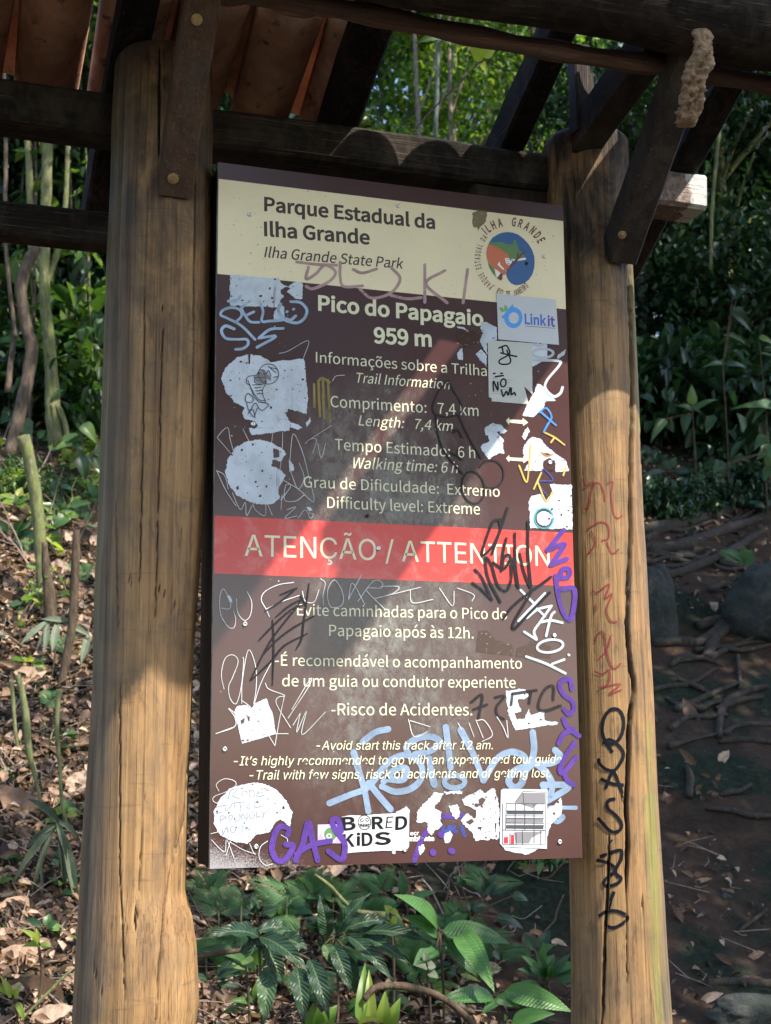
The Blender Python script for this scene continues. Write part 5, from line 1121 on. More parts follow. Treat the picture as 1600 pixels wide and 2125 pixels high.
plant_px('drooping_leaf_plant', pz((600, 355)), 1.85, [(pz((570, 350)), pz((540, 185)), 34, -.02, .4), (pz((605, 340)), pz((738, 175)), 28, -.06, .55), (pz((640, 320)), pz((820, 285)), 28, 0, .3), (pz((700, 330)), pz((985, 372)), 26, -.08, .35), (pz((650, 345)), pz((832, 528)), 30, -.12, .4), (pz((700, 350)), pz((898, 462)), 26, -.1, .45), (pz((590, 380)), pz((664, 570)), 34, -.1, .3), (pz((560, 380)), pz((600, 480)), 26, -.05, 1.0), (pz((650, 420)), pz((680, 580)), 28, 0, .6)], M_glossy, 'dark plant with upright and trailing wavy leaves under the middle of the sign', kw=kwd)
plant_px('lance_leaf_plant', pz((770, 700)), 1.55, [(pz((740, 690)), pz((735, 480)), 26, .05, .8), (pz((790, 700)), pz((800, 560)), 30, .0, .7), (pz((700, 690)), pz((720, 450)), 24, .1, .55), (pz((820, 700)), pz((860, 590)), 28, 0, .6), (pz((690, 700)), pz((780, 680)), 20, -.1, 1.0), (pz((520, 700)), pz((515, 610)), 40, 0, .3), (pz((560, 700)), pz((610, 620)), 34, 0, .5)], M_leaf3, 'upright bright green lance leaf plant at the bottom edge')
plant_px('lance_leaf_plant', pz((250, 470)), 1.75, [(pz((250, 460)), pz((110, 395)), 22, 0, .7), (pz((250, 465)), pz((150, 430)), 22, 0, .6), (pz((240, 440)), pz((290, 490)), 26, -.05, .9), (pz((200, 420)), pz((60, 400)), 26, 0, .3)], M_leaf, 'green lance leaf plant against the thick pale post')
plant_px('seedling', pz((820, 265)), 1.95, [(pz((815, 250)), pz((795, 225)), 18, 0, 1.0), (pz((820, 245)), pz((860, 280)), 14, -.05, .9), (pz((820, 270)), pz((830, 330)), 22, 0, .8)], M_leaf3, 'yellow green seedling left of the fanned ribbed plant')
plant_px('seedling', pz((965, 470)), 1.7, [(pz((965, 470)), pz((915, 465)), 20, 0, .5), (pz((965, 465)), pz((1000, 470)), 22, 0, .6), (pz((965, 490)), pz((1010, 515)), 20, 0, .5), (pz((962, 440)), pz((950, 410)), 16, 0, .6)], M_wilt, 'pale seedling below the fanned ribbed plant')
def frond(m, base, tip, w, tone, up):
    base = Vector(base); tip = Vector(tip); d = tip - base; L = d.length; d.normalize(); s = d.cross(Vector(up)).normalized(); u = s.cross(d); N_ = 13
    for i in range(1, N_+1):
        v = i/(N_+1); p = base + d*(L*v) + u*(.1*L*4*v*(1-v)); pl = w*.9*(1 - v)**.7*(1 if v > .12 else .6)
        for sg in (-1, 1):
            e = p + (s*sg + d*.45).normalized()*pl - u*pl*.15; dd = e - p; K = 6
            for k in range(1, K+1):
                q = p + dd*(k/(K+.5)); l2 = pl*.30*(1 - k/(K+2))
                for sh in (-1, 1):
                    td = (dd.normalized()*.7 + dd.normalized().cross(u)*sh).normalized()
                    blade(q, q + td*l2*1.5, l2*.75, u, n=2, tone=tone + r3.uniform(-.1, .1), m=m, arch=0)
def fern(px, py, y, fr, label, group=None):
    o = at(px, py, y); zg = gz(o.x, y); org = Vector((o.x, y, zg)); root = plant('fern', org, label, 'fern', group); m = newm(); st = MB()
    for (t, w, dy, tn) in fr:
        pt = at(*t, y + dy); view = (Vector(CAM) - o).normalized(); up = (Vector((0, 0, 1))*.6 + view*.8).normalized()
        frond(m, o, pt, w*(o - Vector(CAM)).length/FPX, tn, up); st.tube([o, (o+pt)/2 + up*.01, pt], [.0025, .002, .001], 5)
    st.tube([(o.x, y, zg-.02), o], .003, 5)
    finish(m, 'foliage', M_fern, root, org); s_ = st.make('stem', M_bark, root, True); s_.data.transform(Matrix.Translation(-org))
fern(*pz((410, 190)), 2.3, [(pz((245, 125)), 45, 0, .8), (pz((300, 230)), 30, 0, .5)], 'feathery fern on the litter near the thick pale post')
fern(*pz((230, 200)), 2.25, [(pz((140, 160)), 34, 0, .4), (pz((235, 230)), 30, 0, .4), (pz((165, 215)), 26, 0, .4)], 'small dark fern beside the feathery one')
fern(*pz((455, 330)), 2.0, [(pz((320, 300)), 44, 0, .75), (pz((400, 265)), 30, 0, .6)], 'pale fern behind the drooping plant')
fern(1545, 1175, ground_at(1545, 1180).y, [((1490, 1145), 40, 0, .8), ((1540, 1130), 26, 0, .7), ((1510, 1195), 30, 0, .5), ((1560, 1140), 26, 0, .6)], 'green fern beside the boulder')
for (px, py, lab) in ((105, 1445, 'tiny fern under the brown broken stick'), (172, 1180, 'bright fern sprig beside the brown broken stick'), (68, 1130, 'small fern sprig left of the pale cut pole'), (168, 1048, 'fern sprig on the sunny litter near the thick pale post'), (128, 1330, 'little fern below the strap leaves'), (95, 1010, 'sunlit fern sprig at the top of the pale cut pole')):
    g_ = ground_at(px, py + 25); fern(px, py + 8, g_.y - .03, [((px + r3.uniform(-38, -22), py - 8), 26, 0, .8), ((px + r3.uniform(14, 34), py - 10), 24, 0, .7), ((px + 4, py + 26), 20, -.03, .6)], lab)
# ---- left slope: seedlings, wilted plant, strap leaves
def yg(px, py): return ground_at(px, py).y
plant_px('seedling', (80, 1962), yg(80, 2090) - .02, [((80, 1958), (40, 1928), 19, -.05, .9), ((82, 1960), (45, 1965), 14, 0, .7), ((84, 1962), (108, 1965), 14, 0, .6), ((80, 1950), (75, 1925), 10, 0, .8)], M_leaf3, 'bright seedling with three leaves on the litter at the lower left')
plant_px('seedling', (28, 2070), yg(30, 2120) - .05, [((25, 2070), (0, 2025), 16, 0, .9), ((28, 2072), (45, 2040), 14, 0, .8), ((35, 2080), (50, 2120), 14, 0, .7), ((20, 2060), (-15, 2050), 18, 0, .8)], M_leaf3, 'bright seedling at the bottom left corner')
plant_px('wilted_plant', (120, 1712), yg(120, 1840) - .03, [((118, 1712), (18, 1838), 24, -.05, .5), ((112, 1720), (60, 1865), 18, -.03, .4), ((122, 1715), (138, 1850), 24, -.03, .3), ((135, 1850), (112, 1978), 26, -.02, .9), ((130, 1725), (165, 1905), 30, -.02, .8), ((125, 1710), (50, 1760), 22, 0, .3), ((120, 1705), (165, 1740), 20, 0, .6), ((85, 1760), (88, 1900), 9, -.03, .5), ((118, 1705), (140, 1790), 20, -.04, .2), ((120, 1708), (60, 1655), 30, 0, .1)], M_wilt, 'wilted plant with limp curled grey green leaves beside the thick pale post', wmul=.62, kw=dict(arch=.10, fold=.55, shape=.7, wave=.10, curl=.12, n=20))
plant_px('strap_leaf_plant', (110, 1290), yg(110, 1400) - .05, [((100, 1288), (40, 1340), 13, -.02, .9), ((100, 1290), (92, 1358), 12, -.04, .7), ((120, 1290), (108, 1355), 16, -.05, .9), ((130, 1292), (190, 1322), 14, -.02, .7), ((185, 1315), (168, 1380), 16, -.03, .9), ((105, 1288), (75, 1350), 8, -.02, .5), ((140, 1290), (85, 1285), 14, 0, .6), ((115, 1285), (150, 1290), 13, 0, .7)], M_wilt, 'grey green strap leaves folded over the short stump', kw=dict(arch=.05, fold=.25, shape=.8))
for (px, py, y0, lv, lab) in (
   (125, 1078, None, [((135, 1070), (112, 1098), 34, 0, .7)], 'single heart shaped leaf in the sun above the broken stick'),
   (175, 960, None, [((165, 945), (178, 1000), 30, 0, .1), ((190, 940), (215, 990), 30, 0, .3), ((195, 935), (218, 950), 22, 0, .6), ((170, 880), (200, 920), 30, 0, .9), ((150, 920), (110, 935), 18, 0, .9), ((130, 915), (170, 900), 16, 0, .8), ((195, 1010), (215, 1060), 22, 0, .4)], 'leafy plant at the edge of the sunny litter beside the thick pale post'),
   (165, 760, 7.5, [((160, 752), (205, 790), 28, -.05, .8), ((135, 722), (172, 712), 26, 0, .6), ((120, 735), (100, 760), 20, 0, .4), ((150, 770), (140, 805), 24, 0, .5)], 'broad leaves on arching stalks beside the mossy trunk'),
   (20, 720, 7.0, [((48, 708), (0, 722), 26, 0, .8), ((45, 705), (-20, 715), 20, 0, .7), ((30, 855), (0, 880), 36, 0, .2)], 'broad striped leaf at the left edge behind the slope')):
    y_ = yg(px, py + 60) - .05 if y0 is None else y0
    plant_px('young_leaf_plant', (px, py), y_, lv, M_broad if y0 else M_leaf, lab)
# sticks and stumps
def stick(name, pts, rpx, mat, label, y=None, cat='stick', grp=None, n=9, rough=.12, dy=None):
    y = y if y is not None else yg(*pts[-1]) - .02
    P = [at(p[0], p[1], y + (dy[i] if dy else 0)) for i, p in enumerate(pts)]; sc_ = (P[0] - Vector(CAM)).length/FPX
    r = [q*sc_ for q in (rpx if hasattr(rpx, '__len__') else [rpx]*len(pts))]
    Q = spline(P, 6); rr = list(np.interp(np.linspace(0, 1, len(Q)), np.linspace(0, 1, len(r)), r))
    m = MB(); m.tube(Q, rr, n, rough); o = m.make(name, mat, None, True, tuple(P[-1])); tag(o, label, cat, grp); return o
stick('cut_pole', [(48, 905), (62, 960), (78, 1060), (86, 1180), (88, 1260)], [14, 12, 13, 12, 11], M_bark, 'pale greenish cut pole leaning on the sunny slope', cat='pole')
stick('broken_stump', [(92, 1125), (95, 1180), (102, 1230), (105, 1300)], [6, 8, 13, 13], M_stick, 'short broken stump at the foot of the pale cut pole', cat='stump')
stick('broken_stick', [(159, 1100), (157, 1160), (150, 1290), (135, 1380), (126, 1420)], [7, 9, 9, 9, 7], M_stick, 'brown broken stick standing on the slope near the thick pale post')
stick('thin_root', [(122, 1430), (118, 1510), (124, 1590), (128, 1660), (140, 1720)], [5, 5, 4, 4, 4], M_bark, 'pale thin root hanging below the brown broken stick', cat='root')
stick('split_stick', [(36, 1400), (48, 1450), (55, 1500), (60, 1560), (75, 1620), (90, 1690)], [6, 7, 8, 7, 4, 3], M_bark, 'green topped split stick at the left edge')
stick('thin_stick', [(22, 1410), (27, 1450), (30, 1500), (38, 1560)], [4, 4, 4, 3], M_bark, 'thin green stick beside the split one')
stick('curved_branch', [pz((715, 600)), pz((760, 552)), pz((850, 545)), pz((940, 560)), pz((1020, 590)), pz((1090, 640)), pz((1150, 700))], [6, 7, 8, 8, 7, 7, 7], M_stick, 'curved bare branch arching across the bottom under the sign', y=1.55, cat='branch')
stick('fallen_branch', [pz((40, 430)), pz((110, 420)), pz((200, 408)), pz((260, 400))], [6, 6, 5, 4], M_stick, 'fallen branch stub beside the foot of the thick pale post', y=1.7, cat='branch')
stick('bent_stem', [pz((520, 105)), pz((580, 150)), pz((640, 215)), pz((690, 250)), pz((795, 265))], [3, 4, 4, 5, 7], M_bark, 'bent green stem with a cut end under the sign', y=2.0, cat='stem')
stick('fallen_branch', [(-10, 1735), (60, 1745), (110, 1753)], [4, 4, 3], M_bark, 'pale fallen branch on the litter at the left edge', cat='branch')
stick('fallen_branch', [(150, 2010), (90, 2070), (30, 2130)], [3, 3, 2], M_bark, 'long thin fallen branch across the lower left litter', cat='branch', y=yg(90, 2100)-.08)
sr = random.Random(21)
for i in range(64):
    if i % 2: px, py = sr.uniform(-10, 200), sr.uniform(1250, 2120)
    else: px, py = sr.uniform(400, 1190), sr.uniform(1800, 2110)
    p = ground_at(px, py); a = sr.uniform(0, 6.28); ln = sr.uniform(.10, .32)
    m = MB(); q = [p + Vector((math.cos(a), math.sin(a)*.7, 0))*ln*t + Vector((sr.uniform(-.015, .015), 0, 0)) for t in (-.5, -.2, .1, .5)]
    q = [Vector((v.x, v.y, gz(v.x, v.y) + sr.uniform(.015, .06))) for v in q]
    m.tube(spline(q, 4), sr.uniform(.0016, .0045), 6, .1); tag(m.make('twig', M_stick if i % 3 else M_twig, None, True, tuple(p)), 'thin dry twig lying on the leaf litter', 'twig', 'twigs on the litter')
# ---- leaf litter
def terr_n(x, y):
    e = .05; return Vector((gz(x-e, y)-gz(x+e, y), gz(x, y-e)-gz(x, y+e), 2*e)).normalized()
n = 34000
X = np.concatenate([rng.uniform(-1.4, 1.5, 27000), rng.uniform(.2, 3.2, 1500), rng.uniform(-1.2, 5.5, 5500)]); Y = np.concatenate([rng.uniform(1.3, 5.5, 27000), rng.uniform(1.4, 5.5, 1500), rng.uniform(4.5, 8, 5500)])
P = np.array([(x, y, gz(x, y) + rng.uniform(.004, .035)) for x, y in zip(X, Y)])
Nn = np.array([tuple(terr_n(x, y)) for x, y in zip(X, Y)])
D = unit(n); D -= Nn*(np.sum(D*Nn, 1)[:, None])*.75; U = Nn + unit(n)*.55
L = rng.uniform(.014, .06, n)*np.where(rng.random(n) < .1, 1.6, 1)
me = cloud('leaf_litter', P, D, U, L, L*rng.uniform(.35, .6, n), M_dead, np.clip(rng.normal(.45, .36, n), 0, 1), fold=.35, curl=.25)
tag(link('leaf_litter', me), 'brown dead leaves covering the slope', 'leaf litter', kind='stuff')
m = MB()
for i in range(900):
    x, y = (sr.uniform(-1.0, .9), sr.uniform(1.7, 5.0)) if i % 4 else (sr.uniform(.6, 3.0), sr.uniform(1.8, 4.5))
    a = sr.uniform(0, 6.28); ln = sr.uniform(.05, .24); zz = gz(x, y) + sr.uniform(.01, .05)
    dv = Vector((math.cos(a), math.sin(a)*.8, sr.uniform(-.1, .45) + .35*math.sin(a)))*ln; c = Vector((x, y, zz)); bnd = Vector((sr.gauss(0, .012), 0, sr.gauss(0, .012)))
    m.tube([c - dv*.5, c + bnd, c + dv*.5], [sr.uniform(.0012, .003), .0022, .001], 4, 0, 0, False)
tag(m.make('twig_litter', M_twig), 'fine dry twigs and rootlets scattered through the leaf litter', 'twig litter', kind='stuff')
def dead(px, py, Lp, Wp, ang, tone, label, group=None, lift=.03):
    p = ground_at(px, py); sc_ = (p - Vector(CAM)).length/FPX; L = Lp*sc_; w = Wp*sc_
    nn = terr_n(p.x, p.y); view = (Vector(CAM) - p).normalized(); nn = (nn*.6 + view*.7).normalized()
    e1 = (Vector(cx_) - nn*nn.dot(Vector(cx_))).normalized(); e2 = nn.cross(e1)
    d = e1*math.cos(R_(ang)) + e2*math.sin(R_(ang)); p = p + view*lift
    m = newm(); V = blade(p - d*L/2, p + d*L/2, w, nn, fold=r3.uniform(.1, .4), arch=r3.uniform(-.1, .18), wave=r3.uniform(.02, .09), n=16, shape=.7, tone=tone, m=m, twist=r3.uniform(-.15, .15), curl=r3.uniform(-.2, .2))
    o = finish(m, 'dead_leaf', M_dead, None, tuple(p)); tag(o, label, 'dead leaf', group)
for a in ((62, 1405, 78, 44, 25, .95, 'big pale tan dead leaf under the strap leaves'), (22, 1385, 60, 16, 170, .7, 'curled brown dead leaf at the left edge beside the tan one'), (15, 1245, 70, 30, 160, .3, 'dark brown dead leaf left of the short stump'), (40, 1205, 46, 26, 60, .6, 'curled dead leaf below the pale cut pole'), (128, 1185, 52, 40, 20, 1.0, 'pinkish pale dead leaf behind the broken stick'), (165, 1410, 56, 30, 130, .35, 'dark curled dead leaf touching the thick pale post'), (30, 1675, 120, 62, 150, .5, 'large grey brown dead leaf at the left edge'), (128, 1660, 74, 38, 140, .9, 'tan dead leaf arched on the litter above the wilted plant'), (160, 1625, 60, 40, 75, .95, 'orange tan dead leaf against the thick pale post'),
   (40, 1985, 110, 40, 20, .85, 'long tan dead leaf beside the three leaved seedling'), (70, 2065, 130, 70, 150, .4, 'large dark dead leaf at the bottom left'), (110, 2110, 90, 36, 20, .95, 'orange dead leaf at the bottom beside the thick pale post'), (20, 1940, 60, 30, 30, .7, 'tan dead leaf at the left edge beside the seedling'), (175, 1290, 40, 24, 100, .9, 'pale dead leaf beside the post above the strap leaf tip'), (60, 1160, 60, 18, 170, .75, 'orange brown dead leaf lying flat left of the pale pole'),
   (1432, 1480, 74, 30, 100, .4, 'large pale dead leaf standing on the dark dirt bank'), (1425, 1575, 50, 17, 130, .35, 'curled grey dead leaf below the large pale one'), (1502, 1572, 34, 20, 60, 1.0, 'single orange leaf on the dirt bank'), (1415, 1755, 56, 17, 40, .4, 'brown dead leaf beside the split post on the ledge'), (1460, 1828, 40, 10, 10, .7, 'pale flat dead leaf at the end of the leaf pile'), (1478, 2075, 52, 18, 15, .95, 'tan dead leaf at the bottom right of the bank'), (1430, 1880, 40, 14, 130, .25, 'dark dead leaf on the bare bank'), (1570, 1985, 40, 16, 20, .7, 'pale dead leaf at the right edge low on the bank'), (1500, 1990, 40, 16, 140, .35, 'greenish dead leaf low on the bank'), (1550, 2030, 60, 16, 172, .5, 'long dead leaf at the bottom right edge'),
   (pz((600, 95))[0], pz((600, 95))[1], 60, 24, 30, 1.0, 'pale straw dead leaf just below the sign edge'), (pz((1400, 340))[0], pz((1400, 340))[1], 40, 22, 20, .7, 'grey brown dead leaf right of the shaded young plant'), (pz((170, 600))[0], pz((170, 600))[1], 80, 44, 60, .3, 'dark dead leaf in the shade left of the drooping leaves'), (pz((110, 580))[0], pz((110, 580))[1], 60, 30, 120, .5, 'brown dead leaf by the thick pale post at the bottom')): dead(*a)
for i in range(130):
    px, py = (sr.uniform(-10, 215), sr.uniform(1050, 2110)) if i % 3 else (sr.uniform(400, 1180), sr.uniform(1800, 2080))
    dead(px, py, sr.uniform(18, 74), sr.uniform(10, 32), sr.uniform(0, 360), sr.uniform(.1, 1), 'curled brown dead leaf lying on the littered slope', 'dead leaves on the littered slope', .012)
for i in range(16):
    px = sr.uniform(1330, 1610); py = sr.uniform(960, 1085); p = ground_at(px, py)
    shrub(p.x, p.y, SH[0 if i % 2 else 2], sr.uniform(.18, .36), 'small dark plant between the roots at the top of the dirt bank', group='small plants between the roots', dz=.3)
for i in range(44):
    px, py = sr.gauss(1440, 40), sr.choice((sr.gauss(1800, 14), sr.gauss(1890, 30), sr.gauss(2060, 25), sr.gauss(1640, 18), sr.uniform(1500, 2100)))
    if px < 1380: continue
    dead(px, py, sr.uniform(12, 30), sr.uniform(6, 12), sr.uniform(0, 360), sr.uniform(.05, .5), 'small dry dead leaf caught on the dirt bank', 'dead leaves on the dirt bank', .01)
# ---- left trunks
def trunk_px(name, base, y, trunks, mat, label, cat='tree', crown=None):
    b0 = at(*base, y); root = empty(name, b0, label, cat); sc_ = (b0 - Vector(CAM)).length/FPX; m = MB()
    for (pts, rp, dy) in trunks:
        P = [at(p[0], p[1], y + dy) for p in pts]; Q = spline(P, 6); r = [q*sc_ for q in rp]
        m.tube(Q, list(np.interp(np.linspace(0, 1, len(Q)), np.linspace(0, 1, len(r)), r)), 12, .16)
    o = m.make('trunk', mat, root, True); o.data.transform(Matrix.Translation(-b0))
    if crown:
        for (px, py, dy, me, s) in crown:
            c = link('crown', me, root); c.location = at(px, py, y + dy) - b0; c.scale = (s, s, s); c.rotation_euler.z = random.uniform(0, 6)
    return root
zl = Z(0, 400, .3294)
trunk_px('mossy_tree', (110, 800), 6.6, [([(118, 930), (110, 850), (108, 800), (102, 712), (94, 630), (92, 545), (95, 440), (98, 330), (103, 220), (110, -60)], [17, 16, 14, 12, 11, 11, 11, 11, 10, 9], 0), ([(98, 585), (112, 545), (124, 500), (135, 430), (140, 330), (141, 200), (150, 0)], [6, 7, 7, 6, 5, 5, 4], .05), ([(96, 560), (75, 545), (66, 510), (63, 440), (60, 330), (56, 250), (60, 0)], [8, 8, 8, 7, 7, 6, 5], .03), ([(118, 840), (135, 880), (140, 925)], [7, 6, 5], -.05), ([(110, 840), (115, 880), (113, 930)], [5, 5, 4], -.05), ([(88, 600), (95, 680), (100, 740)], [3, 3, 3], -.1)], M_bark, 'clump of slender mossy green trunks behind the slope at the left', crown=[(80, -120, 0, CR[1], .8), (150, -60, .5, CR[2], .7)])
trunk_px('broken_tree', (50, 830), 6.2, [([(18, 950), (40, 860), (58, 780), (66, 720), (58, 690), (48, 640), (44, 600), (52, 560), (66, 530), (77, 512)], [12, 13, 13, 13, 12, 12, 12, 12, 12, 10], 0), ([(16, 815), (24, 740), (32, 690)], [7, 6, 6], .1)], M_barkd, 'crooked thick brown broken trunk in front of the mossy trunks')
trunk_px('spotted_tree', (188, 740), 8.2, [([(187, 900), (188, 740), (192, 640), (197, 560), (203, 490), (210, 380), (214, 200), (222, -80)], [10, 9, 9, 9, 9, 8, 8, 7], 0)], M_barkg, 'grey white spotted trunk close to the thick pale post', crown=[(220, -200, 0, CR[0], .8)])
trunk_px('thin_tree', (20, 600), 6.0, [([(32, 700), (25, 640), (18, 580), (10, 470), (12, 300), (5, 0)], [4, 4, 4, 4, 4, 3], 0)], M_barkd, 'thin bare brown stem at the left edge')
trunk_px('spotted_tree', (1400, 700), 8.8, [([(1402, 800), (1402, 700), (1404, 600), (1402, 500), (1408, 300), (1405, 100)], [15, 15, 15, 14, 12, 10], 0)], M_barkg, 'grey trunk in the shaded foliage right of the split post', crown=[(1420, -150, .5, CD[0], .9)])
trunk_px('thin_tree', (1340, 700), 7.0, [([(1475, 560), (1478, 430), (1490, 300), (1500, 200)], [3, 4, 4, 4], 0)], M_bark, 'thin pale green stem rising behind the pale beam end')
# a bare twig with a few bright leaves across the opening
tw = at(940, 200, 3.0); root = empty('leafy_twig', tw, 'bare twig with a few bright hanging leaves across the opening over the sign', 'twig')
m = MB(); P = [at(*p, 3.0) for p in ((855, 275), (900, 225), (960, 165), (1000, 128), (1040, 142), (1075, 148))]; m.tube(spline(P, 6), [.0045]*31, 6, .1)
tso = m.make('stem', M_stick, root, True); tso.data.transform(Matrix.Translation(-tw))
mm = newm()
for (b, t, w, tn) in (((1000, 125), (965, 72), 26, 1.0), ((1002, 120), (1035, 75), 30, 1.0), ((1000, 130), (1012, 156), 16, .9), ((960, 60), (905, 95), 40, .1), ((930, 60), (860, 90), 36, .15), ((1000, 60), (1030, 85), 30, .8)):
    pb = at(*b, 3.0); pt = at(*t, 2.95); blade(pb, pt, w*.0021, (pb - Vector(CAM)).normalized()*-1, tone=tn, m=mm)
finish(mm, 'foliage', M_leaf3, root).data.transform(Matrix.Translation(-tw))
# ---- loose plants filling the slope: rosettes with leaves of mixed age
def rosette(px, py, y, n, ln, w, mat, label, group, spread=75, name='leafy_plant', kw=None):
    o = at(px, py, y); zg = gz(o.x, y); lv = []
    for k in range(n):
        a = R_(90 + r3.uniform(-spread, spread)); l = ln*r3.uniform(.55, 1.15)
        b = (px + .18*l*math.cos(a), py - .18*l*math.sin(a)); t = (px + l*math.cos(a), py - l*math.sin(a)*.8 + l*r3.uniform(.0, .35))
        lv.append((b, t, w*r3.uniform(.7, 1.2), r3.uniform(-.10, .06), r3.choice((.1, .3, .45, .6, .75, .95))))
    r_ = plant_px(name, (px, py), y, lv, mat, label, kw=kw or dict(arch=r3.uniform(.04, .14), fold=r3.uniform(.08, .2), wave=r3.uniform(0, .03), shape=r3.uniform(.55, .8)))
    r_['group'] = group; return r_
MIXL = (M_leaf, M_broad, M_glossy, M_leaf3, M_leaf, M_fern)
for i in range(27):
    px = r3.uniform(410, 1180); py = r3.uniform(1850, 2120); y = yg(px, min(2110, py + 40))
    rosette(px, py, y, r3.randint(4, 8), r3.uniform(40, 100), r3.uniform(13, 28), MIXL[i % 6], 'small leafy plant growing in the litter under the sign', 'small plants under the sign', 100)
for i in range(24):
    px = r3.uniform(400, 1050); py = r3.uniform(1830, 2080); y = yg(px, min(2110, py + 40))
    fern(px, py, y, [((px + 78*math.cos(R_(a)), py - 60*math.sin(R_(a)) + 6), 34, r3.uniform(-.05, .05), r3.uniform(.4, 1)) for a in [r3.uniform(0, 180) for _ in range(4)]], 'feathery little fern among the plants under the sign', 'little ferns under the sign')
for i in range(38):
    px = r3.uniform(-10, 215); py = r3.uniform(850, 1130) if i < 30 else r3.uniform(1200, 2080); y = yg(px, min(2110, py + 25))
    rosette(px, py, y, r3.randint(3, 7), r3.uniform(26, 60), r3.uniform(9, 19), MIXL[(i+2) % 6] if i % 3 else M_leaf3, 'small leafy plant on the sunny slope left of the thick pale post', 'small plants on the sunny slope', 100)
for i in range(44):
    px = r3.uniform(1325, 1605); py = r3.uniform(820, 1090); p = ground_at(px, py); y = p.y
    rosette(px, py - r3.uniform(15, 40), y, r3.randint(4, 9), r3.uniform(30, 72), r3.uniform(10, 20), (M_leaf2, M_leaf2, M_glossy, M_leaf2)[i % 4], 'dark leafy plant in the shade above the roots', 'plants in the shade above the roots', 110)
# slender saplings and hanging stems in the left background
for i in range(22):
    px = r3.uniform(-10, 232); y = r3.uniform(6.4, 9.5); lean = r3.uniform(-40, 40); py0 = r3.uniform(820, 980)
    pts = [(px + lean*t + r3.uniform(-7, 7), py0 + (-80 - py0)*t) for t in (0, .2, .4, .6, .8, 1.0)]
    root = trunk_px('sapling', (px, py0), y, [(pts, [r3.uniform(2.2, 4.5)]*3 + [r3.uniform(1.2, 2.2)]*3, 0)] + [([pts[k], (pts[k][0] + r3.uniform(-40, 40), pts[k][1] - r3.uniform(30, 90))], [1.8, .8], .05) for k in (1, 2, 3)], (M_bark, M_barkd, M_barkg, M_twig)[i % 4], 'slender bare sapling in the tangle left of the thick pale post')
    root['group'] = 'slender saplings left of the shelter'
    g = np.random.default_rng(500+i); nl = 34; kk = g.integers(0, 5, nl); P = []
    for k in kk:
        f_ = g.random(); q = np.array(pts[k])*(1-f_) + np.array(pts[k+1])*f_ + g.normal(size=2)*16; P.append(np.array(at(q[0], q[1], y + g.normal()*.1)))
    P = np.array(P); D = unit(nl, g); D[:, 2] -= .5; L = g.uniform(.07, .2, nl)
    c = link('foliage', cloud('foliage', P - np.array(root.location), D, unit(nl, g)*.5 + np.array([0, -.4, 1.0]), L, L*.45, (M_leaf, M_leaf3, M_leaf2)[i % 3], g.uniform(.2, 1, nl), curl=.15), root)
# low tangle of thin stems and vines over the left slope
for i in range(46):
    px = r3.uniform(-15, 225); py = r3.uniform(900, 1420) if i % 3 else r3.uniform(1420, 2000); p = ground_at(px, py); ln = r3.uniform(40, 190)*(1 if py < 1400 else .6); le = r3.uniform(-.7, .7)
    pts = [(px + le*ln*t + r3.uniform(-9, 9)*t, py + 6 - ln*t*(1 - .35*t*abs(le))) for t in (0, .25, .5, .75, 1)]
    P = [at(q[0], q[1], p.y - .03 + .03*k) for k, q in enumerate(pts)]; sc_ = (P[0] - Vector(CAM)).length/FPX
    root = empty('vine', P[0], 'thin wiry vine stem rising from the littered slope', 'vine', 'vine stems on the left slope'); m = MB(); Q = spline(P, 5)
    m.tube(Q, list(np.linspace(r3.uniform(1.6, 3.2)*sc_, .7*sc_, len(Q))), 6, .15)
    k0 = len(Q)//2; m.tube([Q[k0], Vector(Q[k0]) + Vector((r3.uniform(-.08, .08), 0, r3.uniform(.02, .1)))], [1.2*sc_, .5*sc_], 5)
    o = m.make('stem', (M_twig, M_stick, M_bark, M_barkd)[i % 4], root, True); o.data.transform(Matrix.Translation(-P[0]))
    if i % 2:
        g = np.random.default_rng(900+i); nl = g.integers(5, 14); Pq = np.array([np.array(Q[g.integers(3, len(Q))]) for _ in range(nl)]) - np.array(P[0]); D = unit(nl, g); D[:, 2] *= .5; L = g.uniform(.03, .10, nl)
        link('foliage', cloud('foliage', Pq, D, unit(nl, g)*.4 + np.array([0, -.6, .8]), L, L*.5, (M_leaf, M_leaf3, M_leaf2)[i % 3], g.uniform(.2, 1, nl), curl=.15), root)
# slim pale trunks in the opening under the roof
for i, (px, ln) in enumerate(((868, -14), (905, 10), (935, -6), (985, 16), (1012, -10), (790, 12), (1090, 8))):
    y = 11 + i*.7; trunk_px('slim_tree', (px, 420), y, [([(px - ln, 520), (px - ln*.5, 380), (px, 240), (px + ln*.4, 120), (px + ln, -80)], [5, 5, 4.5, 4, 3], 0), ([(px, 240), (px + 30, 150), (px + 44, 40)], [2.5, 2, 1], .1)], M_barkg if i % 2 else M_twig, 'slim pale trunk among the sunlit leaves seen under the roof', crown=[(px + 20, -160, .5, CR[i % 4], .5)])['group'] = 'slim trunks seen under the roof'
